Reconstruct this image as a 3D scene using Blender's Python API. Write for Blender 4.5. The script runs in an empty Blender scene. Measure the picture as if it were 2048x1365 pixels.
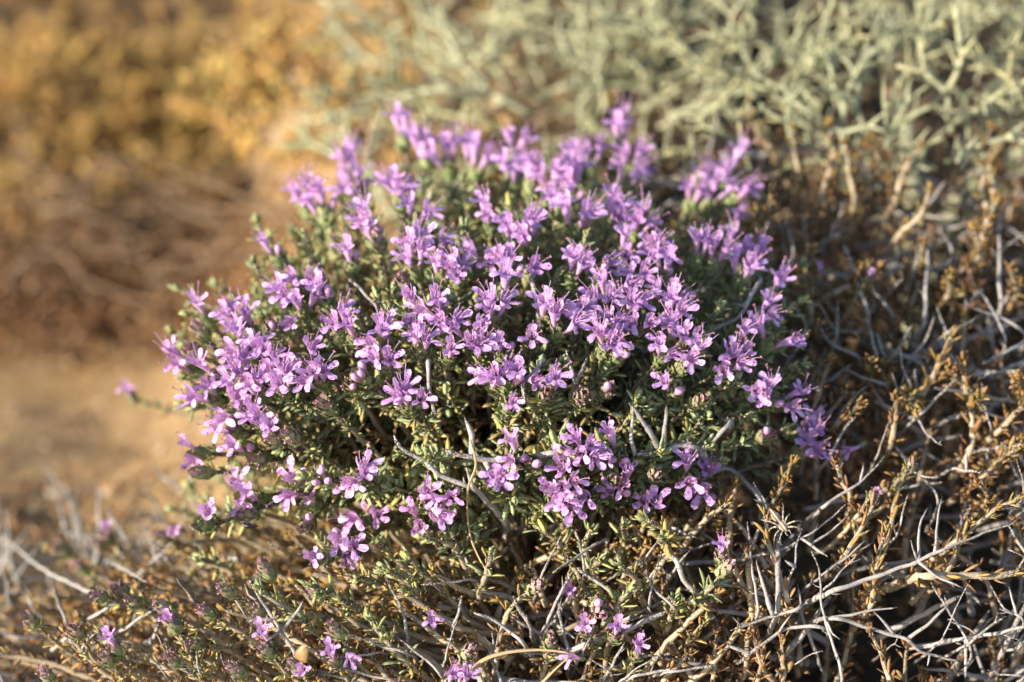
import bpy, math, random
import numpy as np
from mathutils import Vector, Matrix

random.seed(11)
rng = np.random.default_rng(11)
sc = bpy.context.scene
R = math.radians

# ------------------------------------------------------------------ camera
PITCH = R(32.0)
FWD = np.array([0, math.cos(PITCH), -math.sin(PITCH)])
UPC = np.array([0, math.sin(PITCH), math.cos(PITCH)])
XC = np.array([1.0, 0, 0])
LOOK = np.array([0.004, 0.0, 0.095])
CAM = LOOK - 1.06 * FWD
SENSOR, FOCAL = 22.3, 55.0
cam_d = bpy.data.cameras.new('camera')
cam_d.sensor_width = SENSOR
cam_d.lens = FOCAL
cam_d.clip_start = 0.02
cam_d.clip_end = 300
cam_d.dof.use_dof = True
cam_d.dof.focus_distance = 0.965
cam_d.dof.aperture_fstop = 3.0
cam = bpy.data.objects.new('camera', cam_d)
cam.location = CAM
cam.rotation_euler = (math.pi / 2 - PITCH, 0, 0)
sc.collection.objects.link(cam)
sc.camera = cam

# ------------------------------------------------------------------ light
SUN_EL = R(21)
sun_h = np.array([-0.865, -0.50, 0]); sun_h /= np.linalg.norm(sun_h)
SUNV = np.array([sun_h[0] * math.cos(SUN_EL), sun_h[1] * math.cos(SUN_EL), math.sin(SUN_EL)])
w = bpy.data.worlds.new('World'); sc.world = w; w.use_nodes = True
nt = w.node_tree
sky = nt.nodes.new('ShaderNodeTexSky'); sky.sky_type = 'NISHITA'; sky.sun_disc = False
sky.sun_elevation = SUN_EL
sky.sun_rotation = math.atan2(SUNV[0], SUNV[1])
bg = nt.nodes['Background']; bg.inputs['Strength'].default_value = 0.13
nt.links.new(sky.outputs[0], bg.inputs[0])
sl = bpy.data.lights.new('sun', 'SUN'); sl.energy = 5.0; sl.angle = R(0.6); sl.color = (1.0, 0.88, 0.72)
so = bpy.data.objects.new('sun', sl)
so.rotation_euler = Vector(-SUNV).to_track_quat('-Z', 'Y').to_euler()
so.location = (-2, -1, 2)
sc.collection.objects.link(so)
sc.view_settings.view_transform = 'Standard'
sc.view_settings.look = 'None'
sc.view_settings.exposure = 0.96
sc.view_settings.gamma = 1.0
sc.view_settings.use_curve_mapping = False
sc.render.engine = 'CYCLES'
sc.cycles.use_denoising = True
sc.cycles.max_bounces = 4; sc.cycles.diffuse_bounces = 2; sc.cycles.glossy_bounces = 1; sc.cycles.transmission_bounces = 3
sc.cycles.adaptive_threshold = 0.02
sc.cycles.caustics_reflective = False; sc.cycles.caustics_refractive = False

# ------------------------------------------------------------------ pixel rays (photo pixels 2048 x 1365)
def ray(u, v):
    s = SENSOR / FOCAL / 2048.0
    d = FWD + XC * ((u - 1024) * s) + UPC * ((682.5 - v) * s)
    return d / np.linalg.norm(d)

def project(p):
    q = np.asarray(p) - CAM
    z = q @ FWD
    s = SENSOR / FOCAL / 2048.0
    return 1024 + (q @ XC) / z / s, 682.5 - (q @ UPC) / z / s, z

BC = np.array([-0.002, 0.0, 0.098])      # flowering bush: centre and half-axes of its cushion
BR = np.array([0.140, 0.118, 0.056])

def sstep(a, b, x):
    t = np.clip((x - a) / (b - a), 0, 1)
    return t * t * (3 - 2 * t)

def ground_h(x, y):
    x = np.asarray(x, float); y = np.asarray(y, float)
    h = -0.055 + 0.0 * x
    left = sstep(-0.08, -0.24, x - 0.06 * (y - 0.1))
    h = h - left * (0.03 + 0.12 * sstep(0.05, 0.40, y))
    h = h + 0.10 * sstep(0.65, 1.5, y) * left
    h = h - 0.055 * sstep(0.02, 0.14, x) * sstep(1.1, 0.8, y)
    h = h + 0.03 * sstep(0.2, 0.4, y) * (1 - left) * (1 - sstep(0.0, 0.12, x))
    h = h + 0.006 * np.sin(x * 31 + 1.3) * np.cos(y * 27) + 0.003 * np.sin(x * 73 + y * 61)
    return h

def low_h(x, y, bump=1.0):                          # top of the low dry growth round the bush
    right = np.clip(0.074 + (y + 0.124) * 0.25, 0.035, 0.128)
    left = 0.064 - (y + 0.13) * 0.36 - 0.36 * np.clip(-0.09 - x, 0, 1)
    left = np.clip(left, -0.06, 0.085)
    t = sstep(-0.05, 0.07, x)
    h = left * (1 - t) + right * t
    h = h - 1.25 * np.clip(-0.128 - y, 0, 1)            # steep front face towards the viewer
    h = h + bump * 0.006 * np.sin(x * 48 + 0.7) * np.cos(y * 41 + 1.1)
    return h

_TT = np.arange(0.70, 2.2, 0.0012)
def hit_low(u, v, off=0.0, bump=1.0):
    P = CAM + ray(u, v) * _TT[:, None]
    h = np.maximum(low_h(P[:, 0], P[:, 1], bump) + off, ground_h(P[:, 0], P[:, 1]) + 0.001)
    i = int(np.argmax(P[:, 2] <= h))
    return P[i].copy()

def hit_bush(u, v, k=1.0):
    d = ray(u, v)
    o = (CAM - BC) / (BR * k); e = d / (BR * k)
    a = e @ e; b = o @ e; c = o @ o - 1
    D = b * b - a * c
    if D < 0:
        t = -b / a
        p = CAM + d * t
        q = np.linalg.norm((p - BC) / BR)
        return (p, q)
    t = (-b - math.sqrt(D)) / a
    return (CAM + d * t, 1.0)

def hit_z(u, v, z):
    d = ray(u, v)
    return CAM + d * ((z - CAM[2]) / d[2])

def nrm(v):
    v = np.asarray(v, float)
    return v / (math.sqrt(v.dot(v)) + 1e-12)

# ------------------------------------------------------------------ materials
def new_mat(name):
    m = bpy.data.materials.new(name); m.use_nodes = True
    t = m.node_tree
    for n in list(t.nodes): t.nodes.remove(n)
    return m, t

class N:
    """tiny node helper"""
    def __init__(s, t): s.t = t
    def add(s, typ, **kw):
        n = s.t.nodes.new(typ)
        for k, v in kw.items(): setattr(n, k, v)
        return n
    def link(s, a, b): s.t.links.new(a, b)
    def attr(s, name):
        n = s.add('ShaderNodeAttribute'); n.attribute_name = name; return n.outputs['Fac']
    def objrand(s): return s.add('ShaderNodeObjectInfo').outputs['Random']
    def coord(s): return s.add('ShaderNodeTexCoord').outputs['Object']
    def geo(s): return s.add('ShaderNodeNewGeometry').outputs['Position']
    def noise(s, vec, scale, detail=3.0, rough=0.55):
        n = s.add('ShaderNodeTexNoise'); n.inputs['Scale'].default_value = scale
        n.inputs['Detail'].default_value = detail; n.inputs['Roughness'].default_value = rough
        s.link(vec, n.inputs['Vector']); return n.outputs['Fac']
    def math(s, op, a, b=None, clamp=False):
        n = s.add('ShaderNodeMath'); n.operation = op; n.use_clamp = clamp
        for i, x in enumerate((a, b)):
            if x is None: continue
            if isinstance(x, (int, float)): n.inputs[i].default_value = x
            else: s.link(x, n.inputs[i])
        return n.outputs[0]
    def rng(s, x, a, b, c=0.0, d=1.0):
        n = s.add('ShaderNodeMapRange'); n.clamp = True
        n.inputs[1].default_value = a; n.inputs[2].default_value = b
        n.inputs[3].default_value = c; n.inputs[4].default_value = d
        s.link(x, n.inputs[0]); return n.outputs[0]
    def mix(s, f, a, b):
        n = s.add('ShaderNodeMix'); n.data_type = 'RGBA'
        if isinstance(f, (int, float)): n.inputs[0].default_value = f
        else: s.link(f, n.inputs[0])
        for i, x in ((6, a), (7, b)):
            if isinstance(x, tuple): n.inputs[i].default_value = (*x, 1)
            else: s.link(x, n.inputs[i])
        return n.outputs[2]
    def ramp(s, f, stops):
        n = s.add('ShaderNodeValToRGB')
        el = n.color_ramp.elements
        while len(el) < len(stops): el.new(0.5)
        for e, (p, c) in zip(el, stops): e.position = p; e.color = (*c, 1)
        s.link(f, n.inputs[0]); return n.outputs[0]
    def hsv(s, col, val=None, hue=None, sat=None):
        n = s.add('ShaderNodeHueSaturation')
        for k, x in (('Value', val), ('Hue', hue), ('Saturation', sat)):
            if x is None: continue
            if isinstance(x, (int, float)): n.inputs[k].default_value = x
            else: s.link(x, n.inputs[k])
        s.link(col, n.inputs['Color']); return n.outputs[0]
    def surface(s, col, rough=0.6, spec=0.35, trans=0.0, bump=None, bdist=0.0003, bstr=0.6, sheen=0.0):
        p = s.add('ShaderNodeBsdfPrincipled')
        s.link(col, p.inputs['Base Color']) if not isinstance(col, tuple) else setattr(p.inputs['Base Color'], 'default_value', (*col, 1))
        p.inputs['Roughness'].default_value = rough
        p.inputs['Specular IOR Level'].default_value = spec
        if sheen: p.inputs['Sheen Weight'].default_value = sheen; p.inputs['Sheen Roughness'].default_value = 0.4
        if bump is not None:
            b = s.add('ShaderNodeBump'); b.inputs['Distance'].default_value = bdist; b.inputs['Strength'].default_value = bstr
            s.link(bump, b.inputs['Height']); s.link(b.outputs[0], p.inputs['Normal'])
        out = s.add('ShaderNodeOutputMaterial')
        if trans > 0:
            tr = s.add('ShaderNodeBsdfTranslucent')
            s.link(col, tr.inputs[0]) if not isinstance(col, tuple) else setattr(tr.inputs[0], 'default_value', (*col, 1))
            mx = s.add('ShaderNodeMixShader'); mx.inputs[0].default_value = trans
            s.link(p.outputs[0], mx.inputs[1]); s.link(tr.outputs[0], mx.inputs[2]); s.link(mx.outputs[0], out.inputs[0])
        else:
            s.link(p.outputs[0], out.inputs[0])

def mat_petal():
    m, t = new_mat('petal'); n = N(t)
    lip = n.attr('lip'); rd = n.objrand(); oc = n.coord()
    rv = n.math('FRACT', n.math('ADD', rd, n.attr('rnd')))
    base = n.ramp(rv, [(0.0, (0.73, 0.41, 0.77)), (0.35, (0.69, 0.42, 0.81)), (0.7, (0.80, 0.50, 0.80)), (1.0, (0.65, 0.33, 0.72))])
    tube = n.mix(n.rng(lip, 0.0, 0.42), (0.84, 0.60, 0.76), base)
    edge = n.mix(n.rng(lip, 0.62, 1.0, 0, 0.5), tube, (0.80, 0.62, 0.93))
    veins = n.rng(n.noise(oc, 620, 2, 0.5), 0.56, 0.62)
    mask = n.math('MULTIPLY', n.rng(lip, 0.5, 0.62), n.rng(lip, 0.98, 0.86))
    mask = n.math('MULTIPLY', n.math('MULTIPLY', veins, mask), n.attr('spot'))
    col = n.mix(n.math('MULTIPLY', mask, 0.85), edge, (0.26, 0.055, 0.34))
    blotch = n.noise(oc, 230, 3)
    col = n.hsv(col, val=n.rng(blotch, 0.3, 0.7, 0.86, 1.1))
    n.surface(col, 0.55, 0.3, 0.32)
    return m

def mat_calyx():
    m, t = new_mat('bract'); n = N(t)
    tip = n.attr('tip'); oc = n.coord(); rd = n.math('FRACT', n.math('ADD', n.objrand(), n.attr('rnd')))
    g = n.ramp(rd, [(0, (0.22, 0.29, 0.11)), (0.5, (0.28, 0.33, 0.15)), (1, (0.34, 0.35, 0.17))])
    p = n.mix(rd, (0.34, 0.18, 0.20), (0.46, 0.30, 0.33))
    f = n.math('ADD', tip, n.rng(n.noise(oc, 700, 2), 0.3, 0.7, -0.25, 0.25))
    col = n.mix(n.rng(f, 0.55, 0.9), g, p)
    fuzz = n.rng(n.noise(oc, 2600, 2), 0.60, 0.72)
    col = n.mix(n.math('MULTIPLY', fuzz, 0.38), col, (0.62, 0.56, 0.50))
    n.surface(col, 0.7, 0.25, 0.12, bump=fuzz, bdist=0.0002)
    return m

def mat_bud():
    m, t = new_mat('bud_petal'); n = N(t)
    oc = n.coord(); f = n.attr('tip')
    col = n.mix(f, (0.62, 0.36, 0.46), (0.58, 0.33, 0.55))
    col = n.mix(n.rng(n.noise(oc, 2400, 2), 0.58, 0.75, 0, 0.45), col, (0.82, 0.62, 0.76))
    n.surface(col, 0.6, 0.3, 0.15)
    return m

def mat_leaf(name='leaf', bright=1.0):
    m, t = new_mat(name); n = N(t)
    dry = n.attr('dry'); tt = n.attr('t'); pos = n.geo()
    rd = n.math('FRACT', n.math('ADD', n.objrand(), n.attr('rnd')))
    green = n.ramp(rd, [(0, (0.31, 0.40, 0.21)), (0.3, (0.38, 0.47, 0.24)), (0.6, (0.46, 0.54, 0.31)), (0.85, (0.50, 0.54, 0.19)), (1, (0.53, 0.50, 0.15))])
    yel = n.ramp(rd, [(0, (0.40, 0.28, 0.08)), (0.5, (0.52, 0.32, 0.09)), (1, (0.46, 0.34, 0.14))])
    brown = n.ramp(rd, [(0, (0.16, 0.077, 0.042)), (0.25, (0.27, 0.135, 0.066)), (0.55, (0.39, 0.20, 0.09)), (0.8, (0.52, 0.31, 0.145)), (1, (0.40, 0.26, 0.165))])
    tipf = n.math('MULTIPLY', n.rng(tt, 0.62, 1.0), n.rng(rd, 0.25, 0.9, 0.0, 0.85))
    green = n.mix(tipf, green, yel)
    a = n.mix(n.rng(dry, 0.15, 0.5), green, yel)
    col = n.mix(n.rng(dry, 0.5, 0.8), a, brown)
    spots = n.noise(pos, 900, 2)
    col = n.hsv(col, val=n.rng(spots, 0.25, 0.75, 0.78 * bright, 1.18 * bright))
    fuzz = n.rng(n.noise(pos, 3200, 1), 0.62, 0.74, 0, 0.28)
    col = n.mix(fuzz, col, (0.50, 0.48, 0.38))
    n.surface(col, 0.62, 0.3, 0.28, bump=spots, bdist=0.00025)
    return m

def mat_bark(name, c0, c1, c2, ring=0.6):
    m, t = new_mat(name); n = N(t)
    pos = n.geo(); ln = n.attr('len'); tt = n.attr('t')
    rd = n.math('FRACT', n.math('ADD', n.objrand(), n.attr('rnd')))
    big = n.noise(pos, 120, 3); fine = n.noise(pos, 1100, 4, 0.65)
    col = n.mix(n.rng(big, 0.35, 0.68), c0, c1)
    col = n.hsv(col, val=n.rng(rd, 0, 1, 0.72, 1.1))
    ph = n.math('FRACT', n.math('ADD', n.math('DIVIDE', ln, 0.0068), n.math('MULTIPLY', big, 1.6)))
    rg = n.math('MULTIPLY', n.rng(ph, 0.0, 0.13, 1, 0), n.rng(fine, 0.38, 0.55))
    col = n.mix(n.math('MULTIPLY', rg, ring), col, c2)
    cr = n.math('MULTIPLY', n.rng(fine, 0.60, 0.68), 0.55)
    col = n.mix(cr, col, c2)
    tipd = n.math('MULTIPLY', n.rng(tt, 0.72, 0.97), n.rng(n.noise(pos, 1500, 2), 0.42, 0.54))
    col = n.mix(tipd, col, (0.035, 0.03, 0.028))
    n.surface(col, 0.85, 0.15, 0, bump=fine, bdist=0.0005, bstr=0.8)
    return m

def mat_spine():
    m, t = new_mat('spiny_bark'); n = N(t)
    pos = n.geo(); tt = n.attr('t')
    rd = n.math('FRACT', n.math('ADD', n.objrand(), n.attr('rnd')))
    col = n.ramp(rd, [(0, (0.26, 0.27, 0.165)), (0.35, (0.345, 0.36, 0.225)), (0.7, (0.42, 0.43, 0.285)), (1, (0.38, 0.36, 0.19))])
    col = n.hsv(col, val=n.rng(n.noise(pos, 150, 3), 0.3, 0.7, 0.75, 1.12))
    col = n.mix(n.rng(tt, 0.86, 1.0), col, (0.36, 0.19, 0.09))
    n.surface(col, 0.75, 0.2, 0, bump=n.noise(pos, 700, 3), bdist=0.0005)
    return m

def mat_soil():
    m, t = new_mat('soil'); n = N(t)
    pos = n.geo()
    a = n.noise(pos, 9, 5); b = n.noise(pos, 70, 5, 0.6); c = n.noise(pos, 420, 4, 0.65)
    col = n.ramp(a, [(0.3, (0.29, 0.185, 0.09)), (0.55, (0.39, 0.26, 0.13)), (0.75, (0.43, 0.30, 0.165))])
    col = n.mix(n.rng(b, 0.5, 0.72, 0, 0.6), col, (0.24, 0.15, 0.085))
    col = n.hsv(col, val=n.rng(c, 0.25, 0.75, 0.75, 1.15))
    hm = n.rng(n.math('ADD', n.attr('gap_shade'), n.rng(b, 0.3, 0.7, -0.25, 0.25)), 0.35, 0.65)  # shade under the shrubs, painted into the soil colour with a ragged edge
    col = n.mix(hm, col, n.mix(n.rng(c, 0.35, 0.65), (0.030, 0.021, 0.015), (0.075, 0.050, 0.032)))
    h = n.math('ADD', n.math('MULTIPLY', b, 0.8), n.math('MULTIPLY', c, 0.3))
    n.surface(col, 0.95, 0.1, 0, bump=h, bdist=0.006, bstr=0.9)
    return m

def mat_plain(name, c0, c1, scale=400, rough=0.7, spec=0.3, trans=0.0):
    m, t = new_mat(name); n = N(t)
    oc = n.coord()
    col = n.mix(n.rng(n.noise(oc, scale, 4), 0.35, 0.65), c0, c1)
    n.surface(col, rough, spec, trans, bump=n.noise(oc, scale * 3, 2), bdist=0.0002)
    return m

M_PETAL = mat_petal(); M_CALYX = mat_calyx(); M_BUD = mat_bud(); M_LEAF = mat_leaf(); M_OCHRE = mat_leaf('ochre_leaf', 1.6); M_STRAWLEAF = mat_leaf('straw_leaf', 1.22); M_BROWNLEAF = mat_leaf('brown_leaf', 0.86)
M_TWIG = mat_bark('grey_bark', (0.36, 0.335, 0.32), (0.50, 0.475, 0.455), (0.10, 0.075, 0.06), 0.85)
M_STEM = mat_bark('live_bark', (0.45, 0.36, 0.25), (0.56, 0.46, 0.33), (0.16, 0.10, 0.06), 0.45)
M_BROWN = mat_bark('brown_bark', (0.20, 0.135, 0.08), (0.33, 0.235, 0.15), (0.08, 0.05, 0.03), 0.4)
M_SPINE = mat_spine(); M_SOIL = mat_soil()
M_FIL = mat_plain('filament', (0.62, 0.38, 0.68), (0.72, 0.48, 0.76), 900, 0.5, 0.3, 0.2)
M_ANTH = mat_plain('anther', (0.36, 0.13, 0.24), (0.50, 0.22, 0.28), 900, 0.6)
M_STRAW = mat_plain('straw', (0.50, 0.36, 0.19), (0.60, 0.46, 0.28), 160, 0.5, 0.4, 0.1)
M_RUST = mat_plain('rusty_straw', (0.22, 0.09, 0.04), (0.30, 0.13, 0.06), 160, 0.5, 0.4)

# ------------------------------------------------------------------ mesh + object helpers
def mesh(name, V, F, mats, midx=None, attrs=None, smooth=True):
    me = bpy.data.meshes.new(name)
    V = np.asarray(V, np.float32)
    if isinstance(F, np.ndarray) and F.ndim == 2:
        k = F.shape[1]; loops = F.ravel().astype(np.int32)
        starts = np.arange(len(F), dtype=np.int32) * k
    else:
        loops = np.fromiter((i for f in F for i in f), np.int32)
        lens = np.array([len(f) for f in F], np.int32)
        starts = np.concatenate([[0], np.cumsum(lens)[:-1]]).astype(np.int32)
    me.vertices.add(len(V)); me.vertices.foreach_set('co', V.ravel())
    me.loops.add(len(loops)); me.loops.foreach_set('vertex_index', loops)
    me.polygons.add(len(starts)); me.polygons.foreach_set('loop_start', starts)
    for m in mats: me.materials.append(m)
    if midx is not None: me.polygons.foreach_set('material_index', np.asarray(midx, np.int32))
    me.polygons.foreach_set('use_smooth', np.full(len(starts), smooth))
    for k, a in (attrs or {}).items():
        at = me.attributes.new(k, 'FLOAT', 'POINT'); at.data.foreach_set('value', np.asarray(a, np.float32))
    me.update(calc_edges=True)
    return me

def obj(name, me, parent=None, loc=None, mat=None):
    o = bpy.data.objects.new(name, me); sc.collection.objects.link(o)
    if parent is not None: o.parent = parent
    if mat is not None: o.matrix_basis = mat
    elif loc is not None: o.location = loc
    return o

def thing(name, label, cat, loc=(0, 0, 0), group=None):
    o = obj(name, None, loc=loc); o['label'] = label; o['category'] = cat
    o.empty_display_size = 0.02
    if group: o['group'] = group
    return o

class Geo:
    """collects verts, faces, material indices and point attributes"""
    def __init__(s, keys=()): s.V = []; s.F = []; s.M = []; s.A = {k: [] for k in keys}; s.n = 0
    def add(s, V, F, m=0, **attrs):
        V = np.asarray(V, float)
        s.V.append(V); s.F += [tuple(i + s.n for i in f) for f in F]; s.M += [m] * len(F)
        for k in s.A:
            a = attrs.get(k, 0.0)
            s.A[k].append(np.full(len(V), a, float) if np.isscalar(a) else np.asarray(a, float))
        s.n += len(V)
    def mesh(s, name, mats, scale=1.0, origin=None, smooth=True):
        V = np.concatenate(s.V) * scale
        if origin is not None: V = V - origin
        return mesh(name, V, s.F, mats, s.M, {k: np.concatenate(v) for k, v in s.A.items()}, smooth)

def catmull(P, step):
    P = [np.asarray(p, float) for p in P]
    if len(P) == 2:
        n = max(2, int(np.linalg.norm(P[1] - P[0]) / step) + 1)
        return np.array([P[0] + (P[1] - P[0]) * t for t in np.linspace(0, 1, n)])
    Q = [2 * P[0] - P[1]] + P + [2 * P[-1] - P[-2]]
    out = []
    for i in range(1, len(Q) - 2):
        n = max(2, int(np.linalg.norm(Q[i + 1] - Q[i]) / step) + 1)
        for t in np.linspace(0, 1, n, endpoint=(i == len(Q) - 3)):
            a, b, c, d = Q[i - 1], Q[i], Q[i + 1], Q[i + 2]
            out.append(0.5 * ((2 * b) + (c - a) * t + (2 * a - 5 * b + 4 * c - d) * t * t + (3 * b - a - 3 * c + d) * t ** 3))
    return np.array(out)

def frames(P):
    T = np.gradient(P, axis=0); T /= np.linalg.norm(T, axis=1)[:, None] + 1e-12
    a = np.array([0, 0, 1.0]) if abs(T[0][2]) < 0.9 else np.array([1.0, 0, 0])
    u = nrm(np.cross(T[0], a)); U = [u]
    for i in range(1, len(P)):
        u = nrm(u - T[i] * (u @ T[i])); U.append(u)
    U = np.array(U); W = np.cross(T, U)
    return T, U, W

_TF = {}
def tube_faces(n, sides, cap):
    key = (n, sides, cap)
    if key not in _TF:
        F = []
        for i in range(n - 1):
            for j in range(sides):
                k = (j + 1) % sides
                F.append((i * sides + j, i * sides + k, (i + 1) * sides + k, (i + 1) * sides + j))
        if cap:
            F.append(tuple((n - 1) * sides + j for j in range(sides)))
            F.append(tuple(reversed(range(sides))))
        _TF[key] = F
    return _TF[key]
def tube(P, rad, sides=6, cap=True, squash=1.0):
    P = np.asarray(P, float); T, U, W = frames(P)
    n = len(P); ang = np.arange(sides) * 2 * math.pi / sides
    V = (P[:, None] + rad[:, None, None] * (np.cos(ang)[None, :, None] * U[:, None] + squash * np.sin(ang)[None, :, None] * W[:, None])).reshape(-1, 3)
    F = tube_faces(n, sides, cap)
    L = np.concatenate([[0], np.cumsum(np.linalg.norm(np.diff(P, axis=0), axis=1))])
    return V, F, np.repeat(L, sides), np.repeat(L / (L[-1] + 1e-9), sides)

def twig_into(g, pts, r0, r1, tip=True, kink=0.0002, sides=6, nodes=True, t0=0.0, step=0.0024):
    P = catmull(pts, step)
    L = np.concatenate([[0], np.cumsum(np.linalg.norm(np.diff(P, axis=0), axis=1))])
    ph = random.random() * 9
    if kink:
        f = 1.6 * np.sin(L * 2 * math.pi / 0.031 + ph) + 0.5 * np.sin(L * 2 * math.pi / 0.0093 + ph * 3)
        T, U, W = frames(P)
        env = np.clip(L / 0.008, 0, 1)
        P = P + (U * (f * kink * env)[:, None]) + W * (np.cos(L * 2 * math.pi / 0.013 + ph * 2) * kink * env)[:, None]
    s = L / L[-1]
    rad = r0 + (r1 - r0) * s
    if nodes:
        q = ((L + ph * 0.001) % 0.0068) / 0.0068
        rad = rad * (1 + 0.20 * np.exp(-((q - 0.5) / 0.10) ** 2))
    rad = rad * (1 + 0.06 * np.sin(L * 1900 + ph))
    if tip: rad[-1] *= 0.35
    V, F, LL, tt = tube(P, rad, sides)
    g.add(V, F, 0, len=LL + ph * 0.01, t=t0 + (1 - t0) * tt, rnd=random.random() * 0.25)
    return P, L

TK = ('len', 't', 'rnd')
def make_twig(parent, pts, r0, r1, subs=(), stubs=3, mat=None, name='twig', sides=6, kink=0.0002):
    """one dead twig with its forks: a single continuous piece of wood"""
    g = Geo(TK)
    P, L = twig_into(g, pts, r0, r1, sides=sides, kink=kink)
    for sp in subs: twig_into(g, sp[0], sp[1], sp[2], sides=max(5, sides - 1), kink=kink)
    for _ in range(stubs):
        i = random.randrange(len(P) // 4, len(P) - 1)
        d = nrm(rng.normal(size=3) + nrm(P[i + 1 if i + 1 < len(P) else i] - P[i - 1]) * 1.2)
        l = random.uniform(0.0018, 0.006); rr = r0 + (r1 - r0) * i / len(P)
        twig_into(g, [P[i], P[i] + d * l * 0.5, P[i] + d * l + np.array([0, 0, 0.2 * l])], rr * 0.6, rr * 0.35, nodes=False, kink=0, sides=5, t0=0.75)
    o = np.asarray(pts[0], float)
    return obj(name, g.mesh(name, [mat or M_TWIG], origin=o), parent, loc=o)

# ---- leaf: solid keeled blade, x across, y along, z upper face
S_ = np.array([0, 0.25, 0.55, 0.82, 1.0])
W_ = np.array([0.06, 0.12, 0.15, 0.125, 0.03])
def leaf_verts(curl=-0.10, wmul=1.0, keel=0.07):
    V = []
    for s, wd in zip(S_, W_ * wmul):
        z = curl * s * s
        V += [(-wd, s, z + wd * 0.35), (wd, s, z + wd * 0.35), (0, s, z - keel * (wd / 0.125))]
    return np.array(V)
LEAF_F = []
for i in range(4):
    for j in range(3):
        k = (j + 1) % 3
        LEAF_F.append((i * 3 + j, i * 3 + k, i * 3 + 3 + k, i * 3 + 3 + j))
LEAF_F = np.array(LEAF_F)
LEAF_T = np.repeat(S_, 3)
LEAF_BASES = [leaf_verts(-0.10), leaf_verts(0.14, 0.9), leaf_verts(-0.28, 1.05), leaf_verts(0.02, 1.25)]

def lean_verts(curl, wmul, keel=0.07):
    V = [(0, 0, 0)]
    for s, wd in ((0.42, 0.14 * wmul), (0.82, 0.115 * wmul)):
        z = curl * s * s
        V += [(-wd, s, z + wd * 0.35), (wd, s, z + wd * 0.35), (0, s, z - keel)]
    return np.array(V + [(0, 1.0, curl)])
LEAN = [lean_verts(-0.10, 1.0), lean_verts(0.14, 0.9), lean_verts(-0.28, 1.05), lean_verts(0.02, 1.25)]
LEAN_F = []
for j in range(3):
    k = (j + 1) % 3
    LEAN_F += [(0, 1 + k, 1 + j), (1 + j, 1 + k, 4 + k), (1 + j, 4 + k, 4 + j), (4 + j, 4 + k, 7)]
LEAN_F = np.array(LEAN_F); LEAN_T = np.array([0, .42, .42, .42, .82, .82, .82, 1.0])

class Leaves:
    """leaf records of one plant; the ones in plain view become objects, the rest one mass"""
    def __init__(s): s.rec = []
    def add(s, pos, d, nor, length, dry, owner=None, wid=1.0):
        s.rec.append((np.asarray(pos, float), nrm(d), np.asarray(nor, float), length, dry, owner, wid))
LEAF_MESH = {}
def leaf_mesh(kind, variant, wid):
    k = (kind, variant, round(wid, 1))
    if k not in LEAF_MESH:
        V = LEAF_BASES[variant].copy(); V[:, 0] *= wid
        LEAF_MESH[k] = mesh('leaf', V, LEAF_F, [M_LEAF], attrs={'t': LEAF_T, 'dry': np.full(15, kind / 10.0), 'rnd': np.zeros(15)})
    return LEAF_MESH[k]

def build_leaves(plant, leaves, n_single, name='foliage', mat=None):
    rec = leaves.rec; n = len(rec)
    P = np.array([r[0] for r in rec]); D = np.array([r[1] for r in rec]); Nn = np.array([r[2] for r in rec]); Ln = np.array([r[3] for r in rec])
    Dry = np.array([r[4] for r in rec], float); Wd = np.array([r[6] for r in rec], float); has = np.array([r[5] is not None for r in rec])
    X = np.cross(D, Nn); bad = np.linalg.norm(X, axis=1) < 1e-6
    X[bad] = np.cross(D[bad], np.array([1, 0, 0.3])); X /= np.linalg.norm(X, axis=1)[:, None] + 1e-12
    A = np.stack([X, D, np.cross(X, D)], 2) * Ln[:, None, None]
    q = P - CAM; z = q @ FWD; sx = SENSOR / FOCAL / 2048.0
    u = 1024 + (q @ XC) / z / sx; v = 682.5 - (q @ UPC) / z / sx
    ok = has & (u > 10) & (u < 2038) & (v > 10) & (v < 1355)
    score = np.where(ok, Ln * 60 - np.abs(z - 0.95) * 9, -99)
    order = np.argsort(-score)[:n_single]
    single = [int(i) for i in order if score[i] > -90]
    for i in single:
        own = rec[i][5]
        Mx = Matrix.Identity(4)
        for r_ in range(3):
            for c_ in range(3): Mx[r_][c_] = float(A[i, r_, c_])
        Mx.translation = Vector(P[i] - np.array(own.location))
        obj('leaf', leaf_mesh(int(round(min(max(Dry[i], 0), 1) * 5)) * 2, random.randrange(4), Wd[i]), own, mat=Mx)
    keep = np.ones(n, bool); keep[single] = False
    var = rng.integers(0, 4, n)
    Vs, Fs, Ds, Rs, Ts = [], [], [], [], []; off = 0
    for vr in range(4):
        m = keep & (var == vr); k = int(m.sum())
        if not k: continue
        B = np.repeat(LEAN[vr][None], k, 0); B[:, :, 0] *= Wd[m][:, None]
        V = np.einsum('nij,nkj->nki', A[m], B) + P[m][:, None]
        Vs.append(V.reshape(-1, 3)); Fs.append((LEAN_F[None] + (np.arange(k) * 8)[:, None, None] + off).reshape(-1, 3))
        Ts.append(np.tile(LEAN_T, k)); Ds.append(np.repeat(Dry[m], 8)); Rs.append(np.repeat(rng.random(k), 8)); off += 8 * k
    me = mesh(name, np.concatenate(Vs) - np.array(plant.location), np.concatenate(Fs), [mat or M_LEAF], attrs={'t': np.concatenate(Ts), 'dry': np.concatenate(Ds), 'rnd': np.concatenate(Rs)})
    o = obj(name, me, plant); o['kind'] = 'stuff'
    return o

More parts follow.
